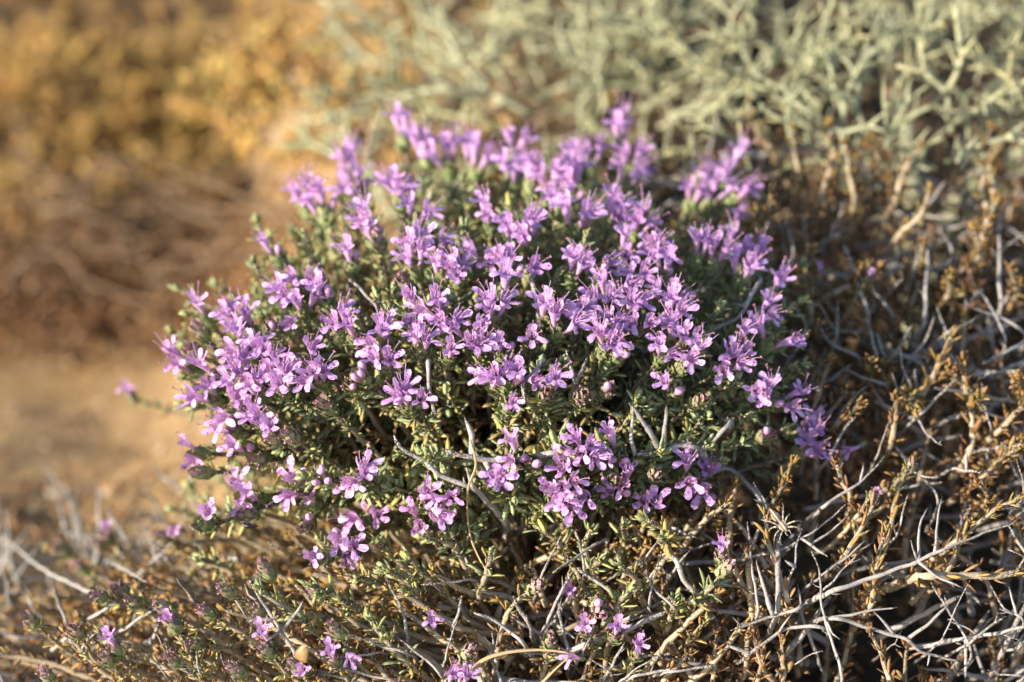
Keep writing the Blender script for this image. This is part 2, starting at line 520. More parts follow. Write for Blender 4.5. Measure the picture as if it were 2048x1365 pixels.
def make_shoot(plant, leaves, pts, r0=0.0011, r1=0.0008, leafy=0.04, step=0.0046, llen=0.0062, dry=0.1, dgrad=0.3,
               axil=3, spread=0.9, tuft=0, mat=None, name='stem', singles=True, naked=0.0, mass=None):
    """leafy shoot: pts run from base to tip; leaves in crossed pairs over the last `leafy` metres"""
    g = mass if mass is not None else Geo(TK)
    P, L = twig_into(g, pts, r0, r1, tip=False, kink=0.0002, sides=5 if mass else 6, step=0.004 if mass else 0.0024)
    o = np.asarray(pts[0], float); st = None
    if mass is None:
        st = obj(name, g.mesh(name, [mat or M_STEM], origin=o), plant, loc=o)
    own = st if singles else None
    total = L[-1]; T, U, W = frames(P)
    d = total - naked; k = 0; a0 = random.random() * 6.28
    while d > max(total - leafy, 0.002):
        i = min(np.searchsorted(L, d), len(P) - 1)
        back = (total - d) / leafy
        dr = np.clip(dry + dgrad * back + random.gauss(0, 0.10), 0, 1)
        for sgn in (0, math.pi):
            a = a0 + k * math.pi / 2 + sgn + random.gauss(0, 0.25)
            out = U[i] * math.cos(a) + W[i] * math.sin(a)
            sp = spread * random.uniform(0.75, 1.2) * (0.55 + 0.6 * min(back * 3, 1))
            ld = nrm(T[i] * math.cos(sp) + out * math.sin(sp))
            nr = nrm(T[i] * math.sin(sp) - out * math.cos(sp))
            ln = llen * random.uniform(0.7, 1.2) * (0.65 + 0.35 * min(back * 4, 1))
            if random.random() < 0.93:
                leaves.add(P[i] + out * r1, ld, nr, ln, dr, own, random.choice((0.7, 0.8, 0.9)) if dry < 0.4 else random.choice((0.9, 1.0, 1.2)))
            for q in range(axil):
                b = a + random.gauss(0, 0.55); s2 = sp * random.uniform(0.25, 0.95)
                o2 = U[i] * math.cos(b) + W[i] * math.sin(b)
                ld2 = nrm(T[i] * math.cos(s2) + o2 * math.sin(s2) + rng.normal(size=3) * 0.15)
                nr2 = nrm(T[i] * math.sin(s2) - o2 * math.cos(s2))
                leaves.add(P[i] + o2 * (r1 * 1.1), ld2, nr2, ln * random.uniform(0.34, 0.68), np.clip(dr + random.gauss(-0.12, 0.08), 0, 1), None, 1.15)
        k += 1; d -= step * random.uniform(0.75, 1.3)
    for q in range(tuft):
        a = random.random() * 6.28; s2 = random.uniform(0.08, 0.5)
        o2 = U[-1] * math.cos(a) + W[-1] * math.sin(a)
        ld2 = nrm(T[-1] * math.cos(s2) + o2 * math.sin(s2))
        leaves.add(P[-1] - T[-1] * random.uniform(0, 0.0015), ld2, nrm(T[-1] * math.sin(s2) - o2 * math.cos(s2)), llen * random.uniform(0.45, 0.8), np.clip(dry + random.gauss(0, 0.06), 0, 1), own, 1.4)
    return st, P

# ------------------------------------------------------------------ flower, bud and head meshes (millimetres, scaled)
FK = ('lip', 'spot', 'tip', 'rnd', 'len', 't')
def lobe_into(g, base, fdir, side, up, length, width, curl, cup, spot, notch=0.0, l0=0.42, tw=0.0):
    rows, cols = 5, 4
    V, lip = [], []
    for i in range(rows + 1):
        s = i / rows
        wd = width * (0.52 + 0.48 * math.sin(min(s * 1.25, 1) * math.pi / 2)) * (1 if s < 0.78 else math.sqrt(max(0.06, 1 - ((s - 0.78) / 0.25) ** 2)))
        ang = curl * s
        c = base + fdir * (length * s * math.cos(ang)) + up * (length * s * math.sin(ang))
        for j in range(cols + 1):
            x = (j / cols - 0.5) * 2
            nd = notch * length * (1 - abs(x)) * max(0, s - 0.6) / 0.4
            V.append(c + side * (wd * x * 0.5) + up * (cup * wd * (x * x - 0.4) + tw * x * s) - fdir * nd + up * random.gauss(0, 0.10) + side * random.gauss(0, 0.05))
            lip.append(l0 + (1 - l0) * max(s * 0.93, abs(x) * s))
    F = []
    for i in range(rows):
        for j in range(cols):
            a = i * (cols + 1) + j
            F.append((a, a + 1, a + cols + 2, a + cols + 1))
    g.add(V, F, 0, lip=lip, spot=spot)

def make_flower(i, wilt=0.0):
    rr = random.Random(100 + i)
    g = Geo(FK)
    L = rr.uniform(7.8, 9.6); sides = 9
    zs = np.array([-0.6, 1.5, 3.2, 4.8, 6.2, 7.2]) * L / 7.2
    rad = np.array([0.55, 0.62, 0.85, 1.25, 1.65, 1.95]) * rr.uniform(0.9, 1.1)
    bend = rr.uniform(-0.02, 0.03)
    P = np.array([(0, bend * z * z, z) for z in zs])
    ang = np.arange(sides) * 2 * math.pi / sides + math.pi / 2
    V = []
    for k in range(len(zs)):
        for a in ang: V.append((P[k][0] + rad[k] * math.cos(a) * 1.05, P[k][1] + rad[k] * math.sin(a) * 0.9, zs[k]))
    F = [(k * sides + j, k * sides + (j + 1) % sides, (k + 1) * sides + (j + 1) % sides, (k + 1) * sides + j) for k in range(len(zs) - 1) for j in range(sides)]
    lipv = np.repeat(np.linspace(0.0, 0.45, len(zs)), sides)
    g.add(V, F, 0, lip=lipv, spot=0.0)
    top = P[-1]; r = rad[-1]
    Z = np.array([0, 0, 1.0]); Y = np.array([0, 1.0, 0]); X = np.array([1.0, 0, 0])
    random.seed(500 + i)
    # upper lip, notched, continues the tube
    tilt = rr.uniform(-0.05, 0.38)
    lobe_into(g, top + Y * r * 0.80 - Z * 0.35, nrm(Z * math.cos(tilt) + Y * math.sin(tilt)), X, nrm(Y * math.cos(tilt) - Z * math.sin(tilt)), rr.uniform(3.4, 4.4) * (1 - 0.3 * wilt), 3.3, rr.uniform(-0.1, 0.35), -0.13, 0.25, 0.24)
    # three spreading lower lobes
    for a, ln, wd in ((-math.pi / 2, 4.4, 2.45), (-math.pi / 2 + 1.12, 4.0, 2.15), (-math.pi / 2 - 1.12, 4.0, 2.15)):
        out = X * math.cos(a) + Y * math.sin(a)
        el = rr.uniform(0.5, 1.15) * (1 - 0.5 * wilt)
        fd = nrm(Z * math.cos(el) + out * math.sin(el)); up = nrm(Z * math.sin(el) - out * math.cos(el))
        side = np.cross(fd, up)
        lobe_into(g, top + out * r * 0.80 - Z * 0.25, fd, side, up, ln * rr.uniform(0.85, 1.1) * (1 - 0.35 * wilt), wd * rr.uniform(0.9, 1.1), rr.uniform(-0.55, 0.15), rr.uniform(-0.05, 0.22), 1.0, tw=rr.uniform(-0.3, 0.3))
    # stamens and style
    for k in range(5):
        a = math.pi / 2 + (k - 2) * 0.75 + rr.uniform(-0.2, 0.2)
        out = X * math.cos(a) * 0.8 + Y * (math.sin(a) * 0.9 - 0.25)
        ln = (rr.uniform(6.0, 8.2) if k in (0, 2, 4) else rr.uniform(3.0, 5.0)) * (1 - 0.4 * wilt)
        b = P[3] + out * 0.5
        m1 = top + out * 1.0; e = top + nrm(Z * 1.0 + out * rr.uniform(0.25, 0.75)) * ln
        Q = catmull([b, m1, (m1 + e) / 2 + Y * 0.25, e], 1.3)
        Vt, Ft, LL, tt = tube(Q, np.linspace(0.14, 0.09, len(Q)), 4)
        g.add(Vt, Ft, 1)
        d = nrm(Q[-1] - Q[-2])
        if k != 2:
            aside = nrm(np.cross(d, X + 0.3 * Y))
            for sg in (-1, 1):
                c = e + aside * 0.26 * sg
                o = [c + d * 0.45, c - d * 0.4, c + aside * 0.28, c - aside * 0.28, c + np.cross(d, aside) * 0.28, c - np.cross(d, aside) * 0.28]
                g.add(o, [(0, 2, 4), (0, 4, 3), (0, 3, 5), (0, 5, 2), (1, 4, 2), (1, 3, 4), (1, 5, 3), (1, 2, 5)], 2)
    # calyx tube with teeth
    cs = 10; V = []; tipv = []
    for z, r_, tp in ((-1.4, 0.6, 0.0), (-0.2, 1.1, 0.15), (1.2, 1.2, 0.5), (2.1, 1.15, 0.8)):
        for j in range(cs):
            a = j * 2 * math.pi / cs; V.append((r_ * math.cos(a), r_ * math.sin(a), z)); tipv.append(tp)
    F = [(k * cs + j, k * cs + (j + 1) % cs, (k + 1) * cs + (j + 1) % cs, (k + 1) * cs + j) for k in range(3) for j in range(cs)]
    for j in range(5):
        a = (j * 2 + 0.5) * 2 * math.pi / cs
        V.append((1.35 * math.cos(a), 1.35 * math.sin(a), 3.7)); tipv.append(1.0)
        b0 = 3 * cs + j * 2
        F.append((b0, 3 * cs + (j * 2 + 1) % cs, 4 * cs + j))
    g.add(V, F, 3, tip=tipv)
    return g.mesh('flower', [M_PETAL, M_FIL, M_ANTH, M_CALYX], 0.001)

def make_bud(i):
    rr = random.Random(900 + i); g = Geo(FK)
    sides = 8; L = rr.uniform(4.6, 6.2); V = []; tp = []
    for k in range(7):
        s = k / 6; r = (0.55 + 0.85 * math.sin(s * math.pi * 0.8) ** 1.2) * (1 if s < 0.85 else 0.6) * (0.05 if k == 6 else 1)
        for j in range(sides):
            a = j * 2 * math.pi / sides
            V.append((r * math.cos(a) * 1.0, r * math.sin(a) * 0.92 + 0.3 * s * s, L * s + 0.5)); tp.append(s)
    F = [(k * sides + j, k * sides + (j + 1) % sides, (k + 1) * sides + (j + 1) % sides, (k + 1) * sides + j) for k in range(6) for j in range(sides)]
    F.append(tuple(6 * sides + j for j in range(sides)))
    g.add(V, F, 0, tip=tp)
    V = []; tv = []
    for z, r_, t_ in ((-1.2, 0.5, 0), (0.2, 0.95, 0.2), (1.4, 1.12, 0.7), (2.1, 1.2, 1)):
        for j in range(6):
            a = j * 2 * math.pi / 6; V.append((r_ * math.cos(a), r_ * math.sin(a), z + (0.5 if (j % 2 and t_ == 1) else 0))); tv.append(t_)
    F = [(k * 6 + j, k * 6 + (j + 1) % 6, (k + 1) * 6 + (j + 1) % 6, (k + 1) * 6 + j) for k in range(3) for j in range(6)]
    g.add(V, F, 1, tip=tv)
    return g.mesh('bud', [M_BUD, M_CALYX], 0.001)

def make_head(i, ripe=0.4):
    """oblong head of overlapping bracts"""
    rr = random.Random(300 + i); g = Geo(FK)
    H = rr.uniform(9.0, 11.5); n = 5
    V = []; sides = 8
    for k in range(6):
        s = k / 5; r = 0.5 + 2.3 * math.sin(min(1, s * 0.92 + 0.06) * math.pi) ** 0.7
        for j in range(sides):
            a = j * 2 * math.pi / sides; V.append((r * math.cos(a), r * math.sin(a), s * H * 0.86 - 0.5))
    F = [(k * sides + j, k * sides + (j + 1) % sides, (k + 1) * sides + (j + 1) % sides, (k + 1) * sides + j) for k in range(5) for j in range(sides)]
    F.append(tuple(5 * sides + j for j in range(sides)))
    g.add(V, F, 0, tip=0.35, rnd=0.0)
    for k in range(n):
        s = k / (n - 1); z0 = -0.6 + s * H * 0.72
        r = (1.2 + 2.1 * math.sin((s * 0.62 + 0.2) * math.pi)) * (1.0 if k < n - 1 else 0.45)
        cnt = 5 if k < n - 1 else 4
        for j in range(cnt):
            a = (j + 0.5 * (k % 2)) * 2 * math.pi / cnt + rr.uniform(-0.2, 0.2)
            out = np.array([math.cos(a), math.sin(a), 0]); side = np.array([-math.sin(a), math.cos(a), 0]); Z = np.array([0, 0, 1.0])
            ln = rr.uniform(4.2, 5.4) * (1.15 if k == 0 else 1); wd = rr.uniform(1.5, 1.95)
            sp = (0.75 if k == 0 else 0.42 - 0.35 * s) + rr.uniform(-0.1, 0.15)
            V = []; tp = []
            for q, (t_, w_) in enumerate(((0, 0.5), (0.35, 1.0), (0.7, 0.82), (1.0, 0.12))):
                c = out * (r * 0.72 + math.sin(sp) * ln * t_ * (1 - 0.35 * t_)) + Z * (z0 + math.cos(sp) * ln * t_)
                kl = 0.35 * w_
                V += [c - side * wd * w_, c + out * kl, c + side * wd * w_]
                tp += [(t_ * (0.55 + ripe) + 0.15) * (0.55 + 0.5 * s)] * 3
            F = []
            for q in range(3):
                for e in range(2): F.append((q * 3 + e, q * 3 + e + 1, q * 3 + 4 + e, q * 3 + 3 + e))
            g.add(V, F, 0, tip=tp, rnd=rr.uniform(0, 0.4))
            # withered calyx teeth poking out between the bracts
            if k > 1 and rr.random() < 0.5:
                b = out * (r * 0.95 + 0.3) + Z * (z0 + ln * 0.62) + side * rr.uniform(-0.6, 0.6)
                e = b + nrm(out * 0.7 + Z + side * rr.uniform(-0.4, 0.4)) * rr.uniform(0.8, 1.5)
                Q = np.array([b, (b + e) / 2, e]); Vt, Ft, _, _ = tube(Q, np.array([0.55, 0.45, 0.12]), 5)
                g.add(Vt, Ft, 0, tip=0.6 + ripe, rnd=rr.uniform(0, 0.5))
    return g.mesh('flower_head', [M_CALYX], 0.001)

rs = random.getstate()
FLOWERS = [make_flower(i) for i in range(14)]
WILTED = [make_flower(40 + i, 0.9) for i in range(4)]
BUDS = [make_bud(i) for i in range(5)]
HEADS = [make_head(i, 0.1) for i in range(5)]
RIPE = [make_head(20 + i, 0.70) for i in range(5)]
random.setstate(rs)

def mat_from(p, z, ylow, scale=1.0):
    """z: axis of the flower, ylow: side its lower lip turns to"""
    z = nrm(z); y = -np.asarray(ylow, float); y = nrm(y - z * (y @ z)); x = np.cross(y, z)
    M = Matrix.Identity(4)
    for r_ in range(3):
        M[r_][0] = float(x[r_] * scale); M[r_][1] = float(y[r_] * scale); M[r_][2] = float(z[r_] * scale)
        M[r_][3] = float(p[r_])
    return M

# ------------------------------------------------------------------ the ground
gn = 190
gs = np.sinh(np.linspace(-1, 1, gn) * 6.2) / math.sinh(6.2) * 70
GX, GY = np.meshgrid(gs, gs + 0.2)
GZ = ground_h(np.clip(GX, -3, 3), np.clip(GY, -3, 3)) + 0.25 * np.sin(GX * 0.21) * np.cos(GY * 0.17) * sstep(2, 12, np.hypot(GX, GY))
GZ += 0.004 * rng.normal(size=GX.shape) * (np.hypot(GX, GY) < 2.5)
V = np.stack([GX, GY, GZ], -1).reshape(-1, 3)
idx = np.arange(gn * gn).reshape(gn, gn)
F = np.stack([idx[:-1, :-1], idx[:-1, 1:], idx[1:, 1:], idx[1:, :-1]], -1).reshape(-1, 4)
GAP_SHADE = np.maximum.reduce([sstep(1.25, 0.8, np.hypot((GX - 0.24) / 0.27, (GY - 0.25) / 0.55)), sstep(1.2, 0.8, np.hypot(GX / 0.15, GY / 0.14)), sstep(1.2, 0.8, np.hypot((GX + 0.14) / 0.19, (GY + 0.13) / 0.13))])  # footprints of the shrubs where the ground is painted near-black as shade
gr = obj('ground', mesh('ground', V, F, [M_SOIL], attrs={'gap_shade': GAP_SHADE.ravel()})); gr['kind'] = 'structure'; gr['label'] = 'bare sandy tan soil sloping away behind the bushes'

# ------------------------------------------------------------------ plants
bush = thing('flowering_thyme', 'cushion of flowering thyme covered in lilac two-lipped flowers', 'thyme bush', (0.0, 0.0, 0.005))
dryR = thing('dry_thyme', 'dead thyme bush of bare whitish twigs and brown leaf tufts beside the flowers', 'dry bush', (0.20, -0.02, 0.005))
dryL = thing('fading_thyme', 'half dry thyme of tan leaves and purplish spent heads below the flowers', 'thyme bush', (-0.16, -0.12, 0.0))
Lb, Lr, Ll = Leaves(), Leaves(), Leaves()
MASS = {'b': Geo(TK), 'r': Geo(TK), 'l': Geo(TK)}      # stems hidden deep inside each plant
MASST = {'b': Geo(TK), 'r': Geo(TK), 'l': Geo(TK)}     # bare twigs deep inside
plants = {'b': (bush, Lb), 'r': (dryR, Lr), 'l': (dryL, Ll)}
def world_fix(o, plant): o.location = np.array(o.location) - np.array(plant.location)

# parts are made in world coordinates; plant empties carry an offset, so use a parent inverse
def parented(o, plant):
    if o is None: return
    o.matrix_parent_inverse = Matrix.Translation(-Vector(plant.location))

HEAD_LIST = []   # (u, v, flowers, buds)
def H(s):
    for tok in s.split():
        a = [int(x) for x in tok.split(',')]
        HEAD_LIST.append((a[0], a[1], a[2], a[3] if len(a) > 3 else 0))
H("""800,245,2 850,282,4 890,300,4 950,302,3 692,305,4 640,392,4,1 592,388,4 705,352,4,1 790,372,5 822,412,2 735,440,3,2 700,505,1,1
1030,275,3 1062,340,5 1035,322,3 1150,308,4 1112,345,4 1100,392,4 1155,352,3,1 1242,250,4 1268,302,3 1265,335,3 1192,300,2 980,415,3,1
1062,455,5 1030,440,2 1160,420,4 1232,410,5 1290,432,3 1432,368,4 1485,368,2 1400,372,2,1 1475,328,1 1488,428,1
830,480,3 872,480,3 820,512,2 912,535,5 880,528,2 972,492,2,1 1022,512,3,1 1062,520,1 1012,556,1 1185,518,4 1150,525,2 1262,480,4 1312,490,4
1342,522,2,1 1410,492,3 1445,500,2 1487,472,2,1 1502,532,3 1532,505,1 1570,555,1 1232,560,3 1282,545,3 600,546,2 562,575,2,1 592,602,3 642,575,1,1 530,492,1,1
390,615,1 450,622,3 482,642,3 502,692,4,1 470,682,2 350,727,2 402,747,2 470,732,2 532,722,2 400,786,2 460,776,2 502,772,3 542,772,2
502,832,3 445,812,2 522,862,1 438,860,1,1 472,895,1,1 368,905,2 592,705,2 628,742,3,1 722,755,0,3 670,645,2 692,652,1 760,660,4 762,712,2
840,608,5 872,612,2 830,682,2 892,642,2 892,692,1 985,610,4 942,652,4 962,692,4 1002,682,2,1 982,742,3 1012,752,1,1 1042,742,2 1016,792,1
1100,612,2 1122,642,2 1065,656,1 1170,622,2 1212,592,3 1232,642,4 1262,602,3 1292,642,3 1222,682,2 1252,684,2,2 1342,582,3 1345,614,2
1382,668,4,1 1350,652,1 1392,712,3,1 1340,692,2 1470,722,4 1502,702,1 1540,622,3 1552,662,3 1492,662,1 1560,790,3,1 1532,772,1 1592,802,2 1622,850,3 1642,892,3,1
802,800,3 832,782,1 1105,762,1 1362,762,1,1 1046,912,2,1 990,966,3 906,986,2,1 842,1012,3,1 830,1048,2 870,1052,1,1
1140,952,3 1112,992,2 1152,1012,2 1188,985,1 1180,890,4 1168,912,2 1246,906,2,2 1262,986,2,1 1240,1002,1 1306,1010,2 1392,946,2 1432,970,3,1
710,940,3,1 690,962,2 712,1042,2,1 582,976,2 602,1012,1 640,955,0,4 462,996,2 490,1002,1 380,1050,1 655,1092,2,1 680,1112,1 630,1130,1""")
RIPE_LIST = [(650, 812), (580, 872), (548, 655), (1092, 790), (1165, 792), (1215, 780), (1402, 800), (1530, 872), (1310, 950), (398, 945), (495, 1028), (514, 920), (610, 1050), (1230, 960), (1200, 1220),
             (805, 560), (640, 560), (1205, 545), (755, 480), (700, 770), (400, 660), (385, 700), (1400, 350), (545, 880), (1058, 925)]
LOW_RIPE = [(123, 1097), (160, 1135), (198, 1088), (236, 1179), (196, 1192), (266, 1203), (321, 1070), (325, 1213), (342, 1246), (388, 1288), (408, 1222), (212, 1319), (90, 1347), (342, 1319),
            (514, 1220), (530, 1137), (668, 1258), (530, 1302), (629, 1185), (937, 1302), (1099, 1282), (1454, 1135), (1072, 1172), (590, 1335), (60, 1240), (150, 1262), (450, 1180), (470, 1340)]
LOW_FLOWER = [(195, 1060, 1), (330, 1222, 1), (215, 1278, 1), (655, 1298, 1), (592, 1328, 1), (1165, 1250, 1), (1236, 1256, 1), (1442, 1095, 1), (926, 1352, 2), (1280, 1290, 1), (318, 1062, 1), (520, 1265, 1), (905, 1350, 1)]

flower_slots = []      # (score, parent head, matrix, mesh)
def place_head(plant, leaves, P, axis, nf, nb, ripe=False, scale=1.0, wilt=0.1):
    cd = nrm(CAM - P)
    hm = random.choice(RIPE if ripe else HEADS)
    base = P - axis * (0.0130 if nf else 0.006) * scale
    side = nrm(np.cross(axis, rng.normal(size=3)))
    hd = obj('flower_head', hm, plant, mat=mat_from(base, axis, side, scale)); parented(hd, plant)
    toc = nrm(cd - axis * (cd @ axis)); oth = np.cross(axis, toc)
    inv = mat_from(base, axis, side, scale).inverted()
    n = nf + nb
    for k in range(n):
        span = 1.25 if n > 1 else 0.5
        a = (-span + 2 * span * (k + 0.5) / n) * 1.5 + random.gauss(0, 0.3)
        out = toc * math.cos(a) + oth * math.sin(a)
        el = random.uniform(0.15, 0.95) if n > 2 else random.uniform(0.1, 0.75)
        d = nrm(axis * math.cos(el) + out * math.sin(el) + np.array([0, 0, 0.30]))
        zz = random.uniform(0.45, 0.85) * (1.15 - 0.45 * el) * 0.0085 * scale
        p = base + axis * zz + out * 0.0022 * scale * (0.4 + el * 0.7)
        low = (out - axis * 0.5) * 0.7 + np.array([0, 0, -0.7])
        isbud = k >= nf
        if isbud and nf: random.random()
        me = random.choice(BUDS) if isbud else (random.choice(WILTED) if random.random() < wilt else random.choice(FLOWERS))
        s_ = scale * random.uniform(1.08, 1.34)
        m = inv @ mat_from(p, d, low, s_)
        if isbud: obj('bud', me, hd, mat=m)
        else: flower_slots.append((np.linalg.norm(p - CAM), hd, m, me, mat_from(p, d, low, s_)))
    return base

def bush_root(P):
    return np.array([BC[0] + (P[0] - BC[0]) * 0.22 + random.gauss(0, 0.01), BC[1] + (P[1] - BC[1]) * 0.25 + random.gauss(0, 0.01), -0.03 + 0.25 * max(P[2] - 0.05, 0)])

def stem_to(P, axis, root, bow=0.35):
    """points from root to P arriving along axis"""
    d = np.linalg.norm(P - root)
    m2 = P - axis * d * 0.30
    m1 = root * 0.55 + m2 * 0.45 + np.array([random.gauss(0, 0.004), random.gauss(0, 0.004), -0.004])
    return [root, m1, m2, P]

def bush_axis(P, k=1.0):
    n_ = nrm((P - BC) / (BR ** 1.35))
    r_ = nrm(P - np.array([BC[0], BC[1] + 0.015, 0.03]))
    return nrm(0.5 * n_ + 0.6 * r_ + np.array([0, 0, 0.55]) + rng.normal(size=3) * 0.13)

for (u, v, nf, nb) in HEAD_LIST:
    P, q = hit_bush(u, v)
    ax = bush_axis(P)
    ax = nrm(ax)
    sc_ = random.uniform(0.9, 1.08)
    if nf >= 4 or (nf == 3 and random.random() < 0.5): nf -= 1
    b = place_head(bush, Lb, P, ax, nf, nb, False, sc_)
    st, _ = make_shoot(bush, Lb, stem_to(b, ax, bush_root(b)), 0.0014, 0.0010, leafy=random.uniform(0.026, 0.045), llen=0.0078, dry=0.04, dgrad=0.30, axil=2, naked=0.001)
    parented(st, bush)
for (u, v) in RIPE_LIST:
    P, q = hit_bush(u, v, 0.98)
    ax = bush_axis(P)
    b = place_head(bush, Lb, P, ax, 0, random.choice((0, 0, 1)), True, random.uniform(0.85, 1.0))
    st, _ = make_shoot(bush, Lb, stem_to(b, ax, bush_root(b)), 0.0012, 0.0008, leafy=0.035, llen=0.0066, dry=0.08, dgrad=0.4, axil=3, naked=0.001)
    parented(st, bush)

# vegetative green shoots filling the cushion
def rand_bush_point(k):
    a = random.uniform(0, 2 * math.pi); z = random.uniform(-0.8, 1.0); r = math.sqrt(1 - z * z)
    return BC + BR * np.array([r * math.cos(a), r * math.sin(a), z]) * k
for i in range(330):
    k = random.uniform(0.80, 1.0) if i % 3 else random.uniform(0.60, 0.8)
    P = rand_bush_point(k)
    if P[1] > 0.05 and P[2] < 0.09: continue
    ax = bush_axis(P)
    frontlow = max(0, (0.09 - P[2]) * 12)
    dr = 0.04 + 0.5 * (1.0 - k) ** 1.3 + 0.15 * frontlow * random.random()
    top = i % 3 == 1
    st, _ = make_shoot(bush, Lb, stem_to(P, ax, bush_root(P)), 0.0011, 0.0006, leafy=random.uniform(0.03, 0.05), llen=random.uniform(0.007, 0.0098), dry=dr * 0.6, dgrad=0.25, axil=2, tuft=5, mass=None if top else MASS['b'])
    parented(st, bush)
# brown dead interior shoots of the cushion
for i in range(150):
    P = rand_bush_point(random.uniform(0.38, 0.70))
    ax = bush_axis(P)
    make_shoot(bush, Lb, stem_to(P, ax, bush_root(P)), 0.0012, 0.0007, leafy=0.045, llen=0.0066, dry=0.75, dgrad=0.3, axil=2, tuft=5, singles=False, mass=MASS['b'])

# ------------------------------------------------------------------ low dry growth: explicit twigs read off the photograph
K = 700 / 2048.0
def crop(ox, oy, pts): return [(ox + x * K, oy + y * K) for x, y in pts]
def lift(pix, o0, o1, plant=None):
    n = len(pix)
    return [hit_low(u, v, o0 + (o1 - o0) * i / (n - 1), 0.0) for i, (u, v) in enumerate(pix)]

BR_C = (1348, 899); MR_C = (1348, 450); BM_C = (650, 899); BL_C = (0, 899)
PXM = 1.96e-4
def bury(a):
    """where a twig comes up from, deeper inside the plant"""
    d = nrm(a[0] - a[1])
    return a[0] + d * 0.006 + np.array([0, 0.032, -0.030])
def tw(plant, org, main, w0, w1, subs=(), o0=-0.004, o1=0.004, stubs=3, mat=None, up=0.006):
    """w0, w1: widths in crop pixels"""
    k = K * PXM * 0.335
    o0 += up; o1 += up
    a = lift(crop(*org, main), o0, o1)
    a = [bury(a)] + a
    ss = []
    for s in subs:
        pts, a0, a1 = s[0], s[1], s[2]
        so0 = s[3] + up if len(s) > 3 else (o0 + o1) / 2
        ss.append((lift(crop(*org, pts), so0, so0 + 0.006), a0 * k, a1 * k))
    t_ = make_twig(plant, a, w0 * k, w1 * k, ss, stubs, mat); parented(t_, plant)

T = lambda *a, **k: tw(dryR, *a, **k)
# the big whitish branches at the lower right
T(BR_C, [(880, 850), (1100, 775), (1290, 705), (1430, 655), (1560, 595), (1700, 535), (1800, 495), (1920, 455), (2015, 400)], 62, 17,
  [([(1430, 650), (1440, 460), (1482, 340)], 34, 14), ([(1430, 660), (1560, 755), (1690, 815)], 32, 14), ([(1525, 605), (1545, 430), (1565, 280)], 32, 13), ([(1420, 640), (1400, 580), (1385, 530)], 24, 12)], o0=0.0, o1=0.002)
T(BR_C, [(900, 990), (1040, 1010), (1150, 1050), (1350, 1110), (1440, 1180), (1560, 1215), (1685, 1240)], 52, 22,
  [([(1370, 1108), (1500, 1010), (1620, 905)], 38, 20), ([(1290, 1085), (1205, 990), (1165, 945)], 34, 14), ([(915, 988), (1100, 955), (1312, 925)], 34, 12), ([(1500, 1195), (1480, 1270)], 22, 14)], o0=0.0, o1=0.0)
T(BR_C, [(985, 1360), (930, 1150), (890, 1000), (860, 880), (845, 700), (802, 580)], 40, 14, [([(895, 1010), (930, 1080), (975, 1110)], 24, 12)], o0=-0.004, o1=0.006)
T(BR_C, [(740, 915), (690, 945), (590, 975), (480, 1015), (330, 1055)], 44, 22, [([(580, 972), (520, 800), (480, 640)], 44, 14), ([(395, 1035), (340, 980)], 20, 10)], o0=0.0, o1=0.0)
T(BR_C, [(480, 990), (480, 850), (455, 650), (425, 425)], 36, 16, o0=-0.008, o1=0.004)
T(BR_C, [(885, 1048), (690, 1042), (560, 1110), (450, 1195), (360, 1260)], 36, 30, [([(450, 1192), (380, 1170), (310, 1150)], 36, 26), ([(610, 1080), (650, 1010), (690, 960)], 22, 12)], o0=-0.004, o1=-0.006)
T(BR_C, [(860, 742), (1000, 640), (1168, 540)], 32, 14, [([(930, 690), (1050, 600), (1130, 530)], 24, 12)], o0=-0.008, o1=0.002)
T(BR_C, [(905, 795), (1000, 690), (1100, 600)], 26, 14, o0=-0.010, o1=0.0)
T(BR_C, [(700, 700), (710, 580), (752, 460)], 34, 14, [([(710, 690), (650, 655)], 34, 26)], o0=-0.005, o1=0.004)
T(BR_C, [(860, 350), (930, 300), (1100, 180), (1238, 40)], 60, 16, [([(1090, 190), (1110, 80)], 26, 16)], o0=-0.014, o1=0.002)
T(BR_C, [(740, 525), (860, 450), (1015, 320)], 28, 14, [([(745, 522), (820, 575), (900, 628)], 30, 24), ([(800, 560), (940, 460), (1022, 372)], 24, 12)], o0=-0.012, o1=0.0)
T(BR_C, [(2050, 1000), (1930, 930), (1850, 800)], 38, 14, [([(2005, 965), (1960, 800)], 26, 12), ([(2000, 970), (1900, 935)], 26, 14)], o0=-0.002, o1=0.004)
T(BR_C, [(2050, 1325), (1900, 1320), (1840, 1290)], 26, 14)
T(BR_C, [(-60, 1310), (120, 1285), (252, 1260)], 30, 22)
T(BR_C, [(545, 360), (500, 260), (462, 190)], 36, 14, [([(520, 320), (470, 290)], 20, 12)], o0=-0.01, o1=0.0)
T(BR_C, [(590, 1000), (610, 800), (612, 620), (600, 480)], 50, 44, o0=-0.012, o1=-0.004)
T(BR_C, [(30, 670), (100, 580)], 24, 16); T(BR_C, [(-10, 460), (80, 500), (140, 520)], 34, 22); T(BR_C, [(0, 640), (60, 760), (130, 850), (170, 960)], 50, 40, o0=-0.004, o1=-0.014)
T(BR_C, [(1300, 500), (1340, 380), (1372, 260)], 26, 16, o0=-0.014); T(BR_C, [(1620, 120), (1700, 125), (1790, 135)], 30, 24, [([(1710, 125), (1705, 0)], 26, 20)], o0=-0.014)
T(BR_C, [(2050, 345), (1920, 350)], 26, 16); T(BR_C, [(2050, 240), (2000, 60)], 24, 12); T(BR_C, [(1545, 325), (1500, 220), (1430, 140)], 24, 20, o0=-0.016, o1=-0.01)
T(BR_C, [(2050, 640), (1955, 590)], 26, 14); T(BR_C, [(690, 1270), (790, 1210), (872, 1180)], 22, 12, o0=-0.012); T(BR_C, [(1390, 135), (1480, 165), (1535, 160)], 24, 16, o0=-0.01)
